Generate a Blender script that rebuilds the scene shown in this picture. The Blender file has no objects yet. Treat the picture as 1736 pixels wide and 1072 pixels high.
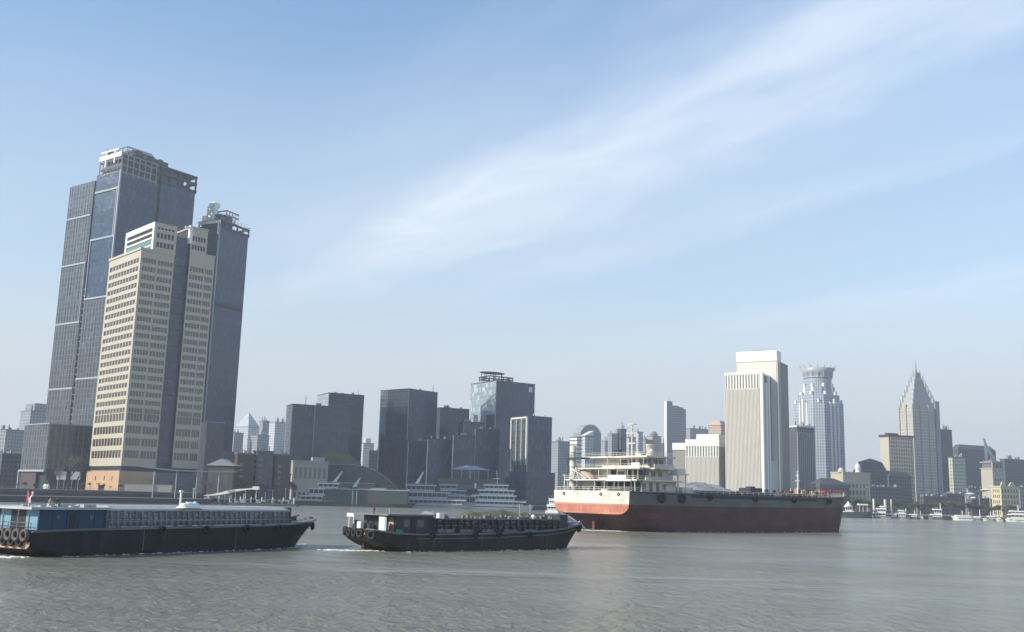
import bpy, bmesh, math, random
from mathutils import Vector, Matrix, noise
random.seed(7)
sc = bpy.context.scene
R = math.radians
# ---------------------------------------------------------------- camera
FPX, CXP, CYP = 1700.0, 868.0, 536.0
PITCH, ROLL, CAMZ = R(10.3), R(1.5), 9.0
Fv = Vector((0, math.cos(PITCH), math.sin(PITCH)))
R0 = Vector((1, 0, 0)); U0 = Vector((0, -math.sin(PITCH), math.cos(PITCH)))
Rv = R0*math.cos(ROLL) + U0*math.sin(ROLL)
Uv = U0*math.cos(ROLL) - R0*math.sin(ROLL)
cam_d = bpy.data.cameras.new("camera"); cam = bpy.data.objects.new("camera", cam_d)
sc.collection.objects.link(cam)
cam_d.sensor_width = 36; cam_d.lens = FPX/1736*36; cam_d.clip_end = 20000; cam_d.clip_start = .5
M = Matrix(((Rv.x, Uv.x, -Fv.x, 0), (Rv.y, Uv.y, -Fv.y, 0), (Rv.z, Uv.z, -Fv.z, CAMZ), (0, 0, 0, 1)))
cam.matrix_world = M
sc.camera = cam
sc.render.resolution_x, sc.render.resolution_y = 1024, 632
# ---------------------------------------------------------------- light
SUN_EL = R(30)
sx, sy = -0.93, -0.37
n_ = math.hypot(sx, sy); sx /= n_; sy /= n_
S = Vector((sx*math.cos(SUN_EL), sy*math.cos(SUN_EL), math.sin(SUN_EL)))
sd = bpy.data.lights.new("sun", 'SUN'); sd.energy = 5.0; sd.angle = R(.5); sd.color = (1, .91, .78)
so = bpy.data.objects.new("sun", sd); sc.collection.objects.link(so)
so.rotation_euler = S.to_track_quat('Z', 'Y').to_euler()
sc.view_settings.view_transform = 'Standard'; sc.view_settings.look = 'None'
sc.view_settings.exposure = 0.33; sc.view_settings.gamma = 1
w = bpy.data.worlds.new("World"); sc.world = w; w.use_nodes = True
nt = w.node_tree; nt.nodes.clear()
def N(t, typ, **kw):
    n = t.nodes.new(typ)
    for k, v in kw.items():
        if k.startswith('i_'): n.inputs[k[2:].replace('_', ' ')].default_value = v
        else: setattr(n, k, v)
    return n
def math_(t, op, a, b=None, c=None, clamp=False):
    n = t.nodes.new('ShaderNodeMath'); n.operation = op; n.use_clamp = clamp
    for i, v in enumerate((a, b, c)):
        if v is None: continue
        if isinstance(v, (int, float)): n.inputs[i].default_value = v
        else: t.links.new(v, n.inputs[i])
    return n.outputs[0]
def mixc(t, f, a, b, mode='MIX'):
    n = t.nodes.new('ShaderNodeMix'); n.data_type = 'RGBA'; n.blend_type = mode
    for s, v in ((n.inputs[0], f), (n.inputs[6], a), (n.inputs[7], b)):
        if isinstance(v, (int, float)): s.default_value = v
        elif isinstance(v, (tuple, list)): s.default_value = (*v[:3], 1)
        else: t.links.new(v, s)
    return n.outputs[2]
def ramp(t, f, pts, interp='LINEAR'):
    n = t.nodes.new('ShaderNodeValToRGB'); cr = n.color_ramp; cr.interpolation = interp
    while len(cr.elements) < len(pts): cr.elements.new(.5)
    for e, (p, c) in zip(cr.elements, pts):
        e.position = p; e.color = (c, c, c, 1) if isinstance(c, (int, float)) else (*c, 1)
    t.links.new(f, n.inputs[0]); return n.outputs[0]
def world():
    t = nt
    out = t.nodes.new('ShaderNodeOutputWorld'); bg = t.nodes.new('ShaderNodeBackground')
    sky = N(t, 'ShaderNodeTexSky', sky_type='NISHITA', sun_disc=False)
    sky.sun_elevation = SUN_EL; sky.sun_rotation = math.atan2(sx, sy)
    sky.air_density = 1.2; sky.dust_density = .5; sky.ozone_density = 3.2; sky.altitude = 10
    tc = t.nodes.new('ShaderNodeTexCoord'); sep = t.nodes.new('ShaderNodeSeparateXYZ')
    t.links.new(tc.outputs['Generated'], sep.inputs[0])
    z = math_(t, 'MAXIMUM', sep.outputs[2], .04)
    px = math_(t, 'DIVIDE', sep.outputs[0], z); py = math_(t, 'DIVIDE', sep.outputs[1], z)
    # cloud layer coordinates: s across the streaks, u along them
    s = math_(t, 'ADD', math_(t, 'MULTIPLY', px, .85), math_(t, 'MULTIPLY', py, .526))
    u = math_(t, 'SUBTRACT', math_(t, 'MULTIPLY', px, .526), math_(t, 'MULTIPLY', py, .85))
    cb = t.nodes.new('ShaderNodeCombineXYZ')
    t.links.new(math_(t, 'MULTIPLY', s, 1.6), cb.inputs[0]); t.links.new(math_(t, 'MULTIPLY', u, .45), cb.inputs[1])
    n1 = N(t, 'ShaderNodeTexNoise', i_Scale=1.0, i_Detail=6.0, i_Roughness=.52, i_Distortion=.6)
    t.links.new(cb.outputs[0], n1.inputs['Vector'])
    cb2 = t.nodes.new('ShaderNodeCombineXYZ')
    t.links.new(math_(t, 'MULTIPLY', s, 2.6), cb2.inputs[0]); t.links.new(math_(t, 'MULTIPLY', u, 1.2), cb2.inputs[1])
    n2 = N(t, 'ShaderNodeTexNoise', i_Scale=1.0, i_Detail=5.0, i_Roughness=.6, i_Distortion=.8)
    t.links.new(cb2.outputs[0], n2.inputs['Vector'])
    cb3 = t.nodes.new('ShaderNodeCombineXYZ')
    t.links.new(math_(t, 'MULTIPLY', s, 3.6), cb3.inputs[0]); t.links.new(math_(t, 'MULTIPLY', u, 1.5), cb3.inputs[1])
    n3 = N(t, 'ShaderNodeTexNoise', i_Scale=1.0, i_Detail=6.0, i_Roughness=.5, i_Distortion=.5)
    t.links.new(cb3.outputs[0], n3.inputs['Vector'])
    sw = math_(t, 'ADD', s, math_(t, 'MULTIPLY', math_(t, 'SUBTRACT', n1.outputs[0], .5), .62))
    sw = math_(t, 'ADD', sw, math_(t, 'MULTIPLY', math_(t, 'SUBTRACT', n2.outputs[0], .5), .30))
    band = ramp(t, math_(t, 'DIVIDE', sw, 6.0), [(0, .0), (.15, .06), (.235, .34), (.285, 1.0), (.325, .78), (.362, .30), (.415, .42), (.452, .03), (.60, .0), (.67, .4), (.76, .2), (1, .1)], 'EASE')
    fade = ramp(t, math_(t, 'DIVIDE', math_(t, 'ADD', u, 8.0), 8.0), [(0, .1), (.3, .12), (.46, .5), (.57, 1), (1, .9)], 'EASE')
    cl = math_(t, 'MULTIPLY', band, fade)
    cl = math_(t, 'MULTIPLY', cl, math_(t, 'ADD', math_(t, 'MULTIPLY', n3.outputs[0], 1.5), .22))
    cl = math_(t, 'ADD', cl, math_(t, 'MULTIPLY', ramp(t, n1.outputs[0], [(.42, 0), (.75, .35)]), .2))
    # thin veil towards the horizon
    veil = ramp(t, sep.outputs[2], [(0, 1), (.10, .88), (.22, .46), (.48, .06)], 'EASE')
    cl = math_(t, 'MULTIPLY', cl, .62, clamp=True)
    tint = t.nodes.new('ShaderNodeVectorMath'); tint.operation = 'MULTIPLY'; t.links.new(sky.outputs[0], tint.inputs[0]); tint.inputs[1].default_value = (1.12, 1.50, 1.64)
    c1 = mixc(t, veil, tint.outputs[0], (6.25, 6.4, 6.6))
    col = mixc(t, cl, c1, (7.6, 8.3, 9.2))
    t.links.new(col, bg.inputs[0]); bg.inputs[1].default_value = .1
    t.links.new(bg.outputs[0], out.inputs[0])
world()
# ---------------------------------------------------------------- projection helpers
def ray(px, py):
    return Fv*FPX + Rv*(px-CXP) - Uv*(py-CYP)
def at_z(px, py, z=0.0):
    r = ray(px, py); k = (z-CAMZ)/r.z; return Vector((r.x*k, r.y*k, z))
def at_y(px, py, Y):
    r = ray(px, py); k = Y/r.y; return Vector((r.x*k, Y, CAMZ+r.z*k))
def az(px, py): r = ray(px, py); return r.x/r.y
def place(pl, pc, pr, py, Y, th):
    tl, tc_, tr = az(pl, py), az(pc, py), az(pr, py); th = R(th); c, s = math.cos(th), math.sin(th)
    C = Vector((tc_*Y, Y, 0))
    d = (C.x-tl*C.y)/(s+tl*c); w_ = (tr*C.y-C.x)/(c-tr*s)
    return C, w_, d
# ---------------------------------------------------------------- mesh helpers
col = sc.collection
SPLIT = {k: None for k in ('trim_line white_beam stanchion fin side_fin string_course pier pilaster corner_pier corner_trim doorway door window wall_rib stern_panel hatch_cover coaming_stay side_locker '
 'column crown_spike gate_column belfry_pier post_band mooring_gear fore_deck_locker winch awning_post mooring_pile hut post fairlead mast base_window roof_plant lamp_post quoin cornice projecting_bay '
 'white_strip bulwark_panel upper_storeys white_outline blade_stem ladder_strip white_crown roof_mast').split()}
SPLIT.update(recess_spandrels='spandrel', service_balconies='service_balcony', roof_clutter='roof_box', fore_deck_gear='deck_machine', coaming_fittings='coaming_fitting', rim_clutter='rim_fitting', stern_gear='stern_locker', gunwale_chafing='chafing_strip', top_fins='top_fin', upper_wall='upper_wall')
SPLIT.pop('mast'); SPLIT.update(crown_fin=None, blade_fin=None)
class MB:
    def __init__(self): self.v = []; self.f = []; self.m = []; self.sm = []; self.pc = []; self.k = 0; self.hold = False
    def add(self, vs, fs, mi=0, smooth=False):
        if not self.hold: self.k += 1
        o = len(self.v); self.v += [tuple(p) for p in vs]
        for f in fs: self.f.append(tuple(i+o for i in f)); self.m.append(mi); self.sm.append(smooth); self.pc.append(self.k)
        return self
    def box(self, x0, x1, y0, y1, z0, z1, mi=0):
        vs = [(x, y, z) for z in (z0, z1) for x, y in ((x0, y0), (x1, y0), (x1, y1), (x0, y1))]
        return self.add(vs, [(3, 2, 1, 0), (4, 5, 6, 7), (0, 1, 5, 4), (1, 2, 6, 5), (2, 3, 7, 6), (3, 0, 4, 7)], mi)
    def prism(self, poly, z0, z1, mi=0, top=None, smooth=False):
        self.k += 1; self.hold = True; self._prism(poly, z0, z1, mi, top, smooth); self.hold = False; return self
    def _prism(self, poly, z0, z1, mi=0, top=None, smooth=False):
        n = len(poly); tp = top or poly
        vs = [(x, y, z0) for x, y in poly]+[(x, y, z1) for x, y in tp]
        self.add(vs, [(i, (i+1) % n, (i+1) % n+n, i+n) for i in range(n)], mi, smooth)
        return self.add(vs, [tuple(range(n-1, -1, -1)), tuple(range(n, 2*n))], mi)
    def tube(self, a, b, r, n=6, mi=0, r2=None):
        self.k += 1; self.hold = True; self._tube(a, b, r, n, mi, r2); self.hold = False; return self
    def _tube(self, a, b, r, n=6, mi=0, r2=None):
        a, b = Vector(a), Vector(b); d = (b-a)
        if d.length < 1e-6: return self
        d.normalize(); p = d.orthogonal().normalized(); q = d.cross(p); r2 = r if r2 is None else r2
        vs = []
        for c, rr in ((a, r), (b, r2)):
            for i in range(n):
                t = 2*math.pi*(i+.5)/n; vs.append(c+(p*math.cos(t)+q*math.sin(t))*rr)
        self.add(vs, [(i, (i+1) % n, (i+1) % n+n, i+n) for i in range(n)], mi, n > 5)
        return self.add(vs, [tuple(range(n-1, -1, -1)), tuple(range(n, 2*n))], mi)
    def lathe(self, prof, c=(0, 0), n=16, mi=0, smooth=True, z=0):
        self.k += 1; self.hold = True; self._lathe(prof, c, n, mi, smooth, z); self.hold = False; return self
    def _lathe(self, prof, c=(0, 0), n=16, mi=0, smooth=True, z=0):
        vs = []
        for r, zz in prof:
            for i in range(n):
                t = 2*math.pi*(i+.5)/n; vs.append((c[0]+r*math.cos(t), c[1]+r*math.sin(t), zz+z))
        fs = []
        for k in range(len(prof)-1):
            for i in range(n):
                j = (i+1) % n; fs.append((k*n+i, k*n+j, (k+1)*n+j, (k+1)*n+i))
        self.add(vs, fs, mi, smooth)
        m = len(prof)-1
        return self.add(vs, [tuple(range(n-1, -1, -1)), tuple(m*n+i for i in range(n))], mi)
    def strip(self, pts, z0, z1, th):      # thin wall following a ground polyline
        for (a, b) in zip(pts, pts[1:]):
            a = Vector(a); b = Vector(b); d = (b-a).normalized(); nn = Vector((-d.y, d.x))*th/2
            self.prism([tuple(a-nn), tuple(b-nn), tuple(b+nn), tuple(a+nn)], z0, z1)
        return self
    def torus(self, c, axis, Rr, r, n=12, k=6, mi=0):
        ax = Vector(axis).normalized(); p = ax.orthogonal().normalized(); q = ax.cross(p); c = Vector(c)
        vs = []
        for i in range(n):
            t = 2*math.pi*i/n; dr = p*math.cos(t)+q*math.sin(t)
            for j in range(k):
                s_ = 2*math.pi*j/k; vs.append(c+dr*(Rr+r*math.cos(s_))+ax*r*1.25*math.sin(s_))
        return self.add(vs, [(i*k+j, ((i+1) % n)*k+j, ((i+1) % n)*k+(j+1) % k, i*k+(j+1) % k) for i in range(n) for j in range(k)], mi, True)
    def mesh(self, name, mats):
        me = bpy.data.meshes.new(name); me.from_pydata(self.v, [], self.f)
        for m_ in (mats if isinstance(mats, (list, tuple)) else [mats]): me.materials.append(m_)
        me.polygons.foreach_set('material_index', self.m); me.polygons.foreach_set('use_smooth', self.sm)
        uv = me.uv_layers.new(name='UVMap'); me.update()
        for p in me.polygons:
            nrm = p.normal
            if abs(nrm.z) > .75: t1, t2 = Vector((1, 0, 0)), Vector((0, 1, 0))
            else:
                t1 = Vector((-nrm.y, nrm.x, 0)).normalized(); t2 = Vector((0, 0, 1))
            for li in p.loop_indices:
                co = me.vertices[me.loops[li].vertex_index].co
                uv.data[li].uv = (co.dot(t1), co.dot(t2))
        return me
    def pieces(self):
        out = []
        for k in sorted(set(self.pc)):
            q = MB(); ids = {}
            for f, m, s_, p in zip(self.f, self.m, self.sm, self.pc):
                if p != k: continue
                g = []
                for i in f:
                    if i not in ids: ids[i] = len(q.v); q.v.append(self.v[i])
                    g.append(ids[i])
                q.f.append(tuple(g)); q.m.append(m); q.sm.append(s_); q.pc.append(1)
            out.append(q)
        return out
    def build(self, name, mats, parent=None, loc=None, rotz=0):
        if name in SPLIT and parent is not None and len(set(self.pc)) > 1:
            ps = self.pieces(); nm = SPLIT[name] or name
            for q in ps[:100]: o = q.build1(nm, mats, parent)
            if len(ps) > 100:
                r = MB()
                for q in ps[100:]:
                    off = len(r.v); r.v += q.v; r.f += [tuple(i+off for i in f) for f in q.f]; r.m += q.m; r.sm += q.sm
                r.build1(nm, mats, parent)['kind'] = 'stuff'
            return o
        return self.build1(name, mats, parent, loc, rotz)
    def build1(self, name, mats, parent=None, loc=None, rotz=0):
        o = bpy.data.objects.new(name, self.mesh(name, mats)); col.objects.link(o)
        if parent: o.parent = parent
        if loc is not None: o.location = loc
        if rotz: o.rotation_euler = (0, 0, rotz)
        return o
def tag(o, label, cat, group=None):
    o['label'] = label; o['category'] = cat
    if group: o['group'] = group
    return o
def thing(name, label, cat, loc, rotz=0, group=None):
    o = bpy.data.objects.new(name, None); col.objects.link(o); o.empty_display_size = 1
    o.location = loc; o.rotation_euler = (0, 0, rotz); return tag(o, label, cat, group)
def kids(o): return [c for c in bpy.data.objects if c.parent == o]
def copy_thing(o, loc, rotz, label, scale=None, group=None):
    r = o.copy(); col.objects.link(r); r.location = loc; r.rotation_euler = (0, 0, rotz); r['label'] = label
    if scale: r.scale = scale
    if group: r['group'] = group
    for ch in kids(o):
        if ch == r: continue
        c = ch.copy(); col.objects.link(c); c.parent = r
        for g in kids(ch):
            if g.parent == ch: d = g.copy(); col.objects.link(d); d.parent = c
    return r
# ---------------------------------------------------------------- materials
def srgb(r, g, b):
    f = lambda c: (c/255/12.92 if c/255 <= .04045 else ((c/255+.055)/1.055)**2.4)
    return (f(r), f(g), f(b))
def base(name):
    m = bpy.data.materials.new(name); m.use_nodes = True; t = m.node_tree
    return m, t, t.nodes['Principled BSDF']
def plain(name, c, rough=.6, var=.18, sc_=.35, metal=0, streak=.25, spec=.4, bump=.0):
    """painted / stone surface with blotches and vertical weather streaks"""
    m, t, b = base(name)
    tc = t.nodes.new('ShaderNodeTexCoord')
    n1 = N(t, 'ShaderNodeTexNoise', i_Scale=sc_, i_Detail=6.0, i_Roughness=.6)
    t.links.new(tc.outputs['Object'], n1.inputs['Vector'])
    mp = t.nodes.new('ShaderNodeMapping'); mp.inputs['Scale'].default_value = (1, 1, .06)
    t.links.new(tc.outputs['Object'], mp.inputs[0])
    n2 = N(t, 'ShaderNodeTexNoise', i_Scale=sc_*5, i_Detail=4.0); t.links.new(mp.outputs[0], n2.inputs['Vector'])
    f = math_(t, 'ADD', math_(t, 'MULTIPLY', n1.outputs[0], var*2), math_(t, 'MULTIPLY', n2.outputs[0], streak))
    f = math_(t, 'SUBTRACT', 1+var+streak*.5, f)
    v = t.nodes.new('ShaderNodeVectorMath'); v.operation = 'SCALE'; v.inputs[0].default_value = c
    t.links.new(f, v.inputs['Scale']); t.links.new(v.outputs[0], b.inputs['Base Color'])
    b.inputs['Roughness'].default_value = rough; b.inputs['Metallic'].default_value = metal
    b.inputs['Specular IOR Level'].default_value = spec
    if bump:
        bp = N(t, 'ShaderNodeBump', i_Strength=bump, i_Distance=.1); t.links.new(n1.outputs[0], bp.inputs['Height'])
        t.links.new(bp.outputs[0], b.inputs['Normal'])
    return m
def hullpaint(name, c, rust, amt=.5, seam=.6, rough=.6, pw=5.5, ph=1.9):
    """ship side: welded plates that differ slightly, rust runs and scuffs"""
    m, t, b = base(name)
    uv = t.nodes.new('ShaderNodeUVMap'); br = t.nodes.new('ShaderNodeTexBrick'); br.offset = .5
    for k, v in (('Scale', 1), ('Brick Width', pw), ('Row Height', ph), ('Mortar Size', .045), ('Mortar Smooth', .5)): br.inputs[k].default_value = v
    br.inputs['Color1'].default_value = (*[x*.82 for x in c], 1); br.inputs['Color2'].default_value = (*[min(1, x*1.18) for x in c], 1); br.inputs['Mortar'].default_value = (*[x*seam for x in c], 1)
    t.links.new(uv.outputs[0], br.inputs['Vector'])
    tc = t.nodes.new('ShaderNodeTexCoord'); mp = t.nodes.new('ShaderNodeMapping'); mp.inputs['Scale'].default_value = (1, 1, .12); t.links.new(tc.outputs['Object'], mp.inputs[0])
    n1 = N(t, 'ShaderNodeTexNoise', i_Scale=1.1, i_Detail=6.0, i_Roughness=.7); t.links.new(mp.outputs[0], n1.inputs['Vector'])
    n2 = N(t, 'ShaderNodeTexNoise', i_Scale=.16, i_Detail=8.0, i_Roughness=.65); t.links.new(tc.outputs['Object'], n2.inputs['Vector'])
    f = math_(t, 'MULTIPLY', ramp(t, n1.outputs[0], [(.46, 0), (.66, 1)]), ramp(t, n2.outputs[0], [(.38, .15), (.62, 1)]))
    c1 = mixc(t, math_(t, 'MULTIPLY', f, amt), br.outputs['Color'], rust)
    v = t.nodes.new('ShaderNodeVectorMath'); v.operation = 'SCALE'; t.links.new(c1, v.inputs[0])
    t.links.new(math_(t, 'ADD', math_(t, 'MULTIPLY', n2.outputs[0], .9), .55), v.inputs['Scale']); t.links.new(v.outputs[0], b.inputs['Base Color'])
    b.inputs['Roughness'].default_value = rough; b.inputs['Specular IOR Level'].default_value = .3
    bp = N(t, 'ShaderNodeBump', i_Strength=.5, i_Distance=.08); t.links.new(math_(t, 'ADD', n2.outputs[0], math_(t, 'MULTIPLY', br.outputs['Fac'], .3)), bp.inputs['Height']); t.links.new(bp.outputs[0], b.inputs['Normal'])
    return m
def curtain(name, c1, c2, line, pw=3.0, fh=4.0, ls=.12, rough=.12, ior=1.6, wav=.45, metal=0.0, stripes=0):
    """glazed curtain wall: panes and mullions laid out in metres on each face"""
    m, t, b = base(name)
    uv = t.nodes.new('ShaderNodeUVMap')
    br = t.nodes.new('ShaderNodeTexBrick'); br.offset = 0; br.squash = 1
    br.inputs['Scale'].default_value = 1; br.inputs['Brick Width'].default_value = pw; br.inputs['Row Height'].default_value = fh
    br.inputs['Mortar Size'].default_value = ls; br.inputs['Mortar Smooth'].default_value = .2
    br.inputs['Color1'].default_value = (*c1, 1); br.inputs['Color2'].default_value = (*c2, 1); br.inputs['Mortar'].default_value = (*line, 1)
    t.links.new(uv.outputs[0], br.inputs['Vector'])
    tc = t.nodes.new('ShaderNodeTexCoord')
    n1 = N(t, 'ShaderNodeTexNoise', i_Scale=.03, i_Detail=5.0, i_Roughness=.6); t.links.new(tc.outputs['Object'], n1.inputs['Vector'])
    cc = mixc(t, math_(t, 'MULTIPLY', n1.outputs[0], .5), br.outputs['Color'], tuple(.45*x for x in c1))
    fl = t.nodes.new('ShaderNodeVectorMath'); fl.operation = 'DIVIDE'; t.links.new(uv.outputs[0], fl.inputs[0]); fl.inputs[1].default_value = (pw, fh, 1)
    f2 = t.nodes.new('ShaderNodeVectorMath'); f2.operation = 'FLOOR'; t.links.new(fl.outputs[0], f2.inputs[0])
    wn_ = t.nodes.new('ShaderNodeTexWhiteNoise'); t.links.new(f2.outputs[0], wn_.inputs['Vector'])
    sy2 = t.nodes.new('ShaderNodeSeparateXYZ'); t.links.new(f2.outputs[0], sy2.inputs[0])
    w2 = t.nodes.new('ShaderNodeTexWhiteNoise'); w2.noise_dimensions = '1D'; t.links.new(sy2.outputs[1], w2.inputs['W'])
    cc = mixc(t, math_(t, 'ADD', ramp(t, wn_.outputs[0], [(.80, 0), (.97, .55)]), ramp(t, w2.outputs[0], [(.75, 0), (.95, .25)])), cc, tuple(min(1, x*2.6+.02) for x in c1))
    if stripes:
        sp = t.nodes.new('ShaderNodeSeparateXYZ'); t.links.new(uv.outputs[0], sp.inputs[0])
        sn = math_(t, 'SINE', math_(t, 'MULTIPLY', sp.outputs[0], 2*math.pi/stripes))
        cc = mixc(t, ramp(t, sn, [(.55, 0), (.9, .7)]), cc, line)
    t.links.new(cc, b.inputs['Base Color'])
    # panes are never perfectly flat: each tilts a little
    wn = N(t, 'ShaderNodeTexNoise', i_Scale=.11, i_Detail=3.0); t.links.new(tc.outputs['Object'], wn.inputs['Vector'])
    bp = N(t, 'ShaderNodeBump', i_Strength=wav, i_Distance=1.0); t.links.new(math_(t, 'ADD', wn.outputs[0], math_(t, 'MULTIPLY', br.outputs['Fac'], -.05)), bp.inputs['Height'])
    t.links.new(bp.outputs[0], b.inputs['Normal'])
    b.inputs['Roughness'].default_value = rough; b.inputs['IOR'].default_value = ior; b.inputs['Metallic'].default_value = metal
    t.links.new(math_(t, 'ADD', math_(t, 'MULTIPLY', br.outputs['Fac'], .35), rough), b.inputs['Roughness'])
    return m
def floors(name, wall, win, pw=3.2, fh=3.6, ww=.55, wh=.5, rough=.6):
    """far masonry: punched window pattern (pane and wall differ in gloss)"""
    m, t, b = base(name)
    uv = t.nodes.new('ShaderNodeUVMap'); sp = t.nodes.new('ShaderNodeSeparateXYZ'); t.links.new(uv.outputs[0], sp.inputs[0])
    fx = math_(t, 'FRACT', math_(t, 'DIVIDE', sp.outputs[0], pw)); fy = math_(t, 'FRACT', math_(t, 'DIVIDE', sp.outputs[1], fh))
    a = math_(t, 'MULTIPLY', math_(t, 'LESS_THAN', fx, ww), math_(t, 'LESS_THAN', fy, wh))
    tc = t.nodes.new('ShaderNodeTexCoord')
    geo = t.nodes.new('ShaderNodeNewGeometry'); sn = t.nodes.new('ShaderNodeSeparateXYZ'); t.links.new(geo.outputs['Normal'], sn.inputs[0])
    a = math_(t, 'MULTIPLY', a, math_(t, 'LESS_THAN', sn.outputs[2], .5))
    n1 = N(t, 'ShaderNodeTexNoise', i_Scale=.06, i_Detail=6.0); t.links.new(tc.outputs['Object'], n1.inputs['Vector'])
    wv = t.nodes.new('ShaderNodeVectorMath'); wv.operation = 'SCALE'; wv.inputs[0].default_value = wall
    t.links.new(math_(t, 'ADD', math_(t, 'MULTIPLY', n1.outputs[0], .5), .75), wv.inputs['Scale'])
    t.links.new(mixc(t, a, wv.outputs[0], win), b.inputs['Base Color'])
    t.links.new(math_(t, 'SUBTRACT', rough, math_(t, 'MULTIPLY', a, rough-.15)), b.inputs['Roughness'])
    return m
def water_mat():
    m, t, b = base('river_water')
    tc = t.nodes.new('ShaderNodeTexCoord')
    def nz(scale, sx_, sy_, det=4.0, dist=0.0, rot=0.0):
        mp = t.nodes.new('ShaderNodeMapping'); mp.inputs['Scale'].default_value = (sx_, sy_, 1); mp.inputs['Rotation'].default_value = (0, 0, rot)
        t.links.new(tc.outputs['Object'], mp.inputs[0])
        n = N(t, 'ShaderNodeTexNoise', i_Scale=scale, i_Detail=det, i_Roughness=.58, i_Distortion=dist); t.links.new(mp.outputs[0], n.inputs['Vector']); return n.outputs[0]
    swell = nz(.12, .8, 1, 3, .4, .3); rip = nz(.36, 1.5, .8, 6, 1.0, .25); fine = nz(1.25, 1.3, .8, 5, .8, -.2)
    patch = nz(.012, 1, 1.6, 4, .6); pz = ramp(t, patch, [(.40, .2), (.60, 1.3)])
    h = math_(t, 'ADD', math_(t, 'MULTIPLY', swell, .7), math_(t, 'MULTIPLY', math_(t, 'MULTIPLY', rip, pz), .95))
    h = math_(t, 'ADD', h, math_(t, 'MULTIPLY', math_(t, 'MULTIPLY', fine, pz), .42))
    bp = N(t, 'ShaderNodeBump', i_Strength=1.0, i_Distance=.85); t.links.new(h, bp.inputs['Height'])
    t.links.new(bp.outputs[0], b.inputs['Normal'])
    cn = nz(.02, .5, 1, 5, .8)
    t.links.new(mixc(t, ramp(t, cn, [(.35, 0), (.65, 1)]), (.180, .178, .132), (.232, .230, .184)), b.inputs['Base Color'])
    b.inputs['Roughness'].default_value = .17; b.inputs['IOR'].default_value = 1.33
    return m
def foliage(name, c1, c2):
    m, t, b = base(name)
    tc = t.nodes.new('ShaderNodeTexCoord'); oi = t.nodes.new('ShaderNodeObjectInfo')
    n1 = N(t, 'ShaderNodeTexNoise', i_Scale=.6, i_Detail=4.0); t.links.new(tc.outputs['Object'], n1.inputs['Vector'])
    f = math_(t, 'ADD', math_(t, 'MULTIPLY', n1.outputs[0], 1.6), math_(t, 'SUBTRACT', math_(t, 'MULTIPLY', oi.outputs['Random'], .6), .6), clamp=True)
    t.links.new(mixc(t, f, c1, c2), b.inputs['Base Color']); b.inputs['Roughness'].default_value = .7
    b.inputs['Specular IOR Level'].default_value = .2
    return m
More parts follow.
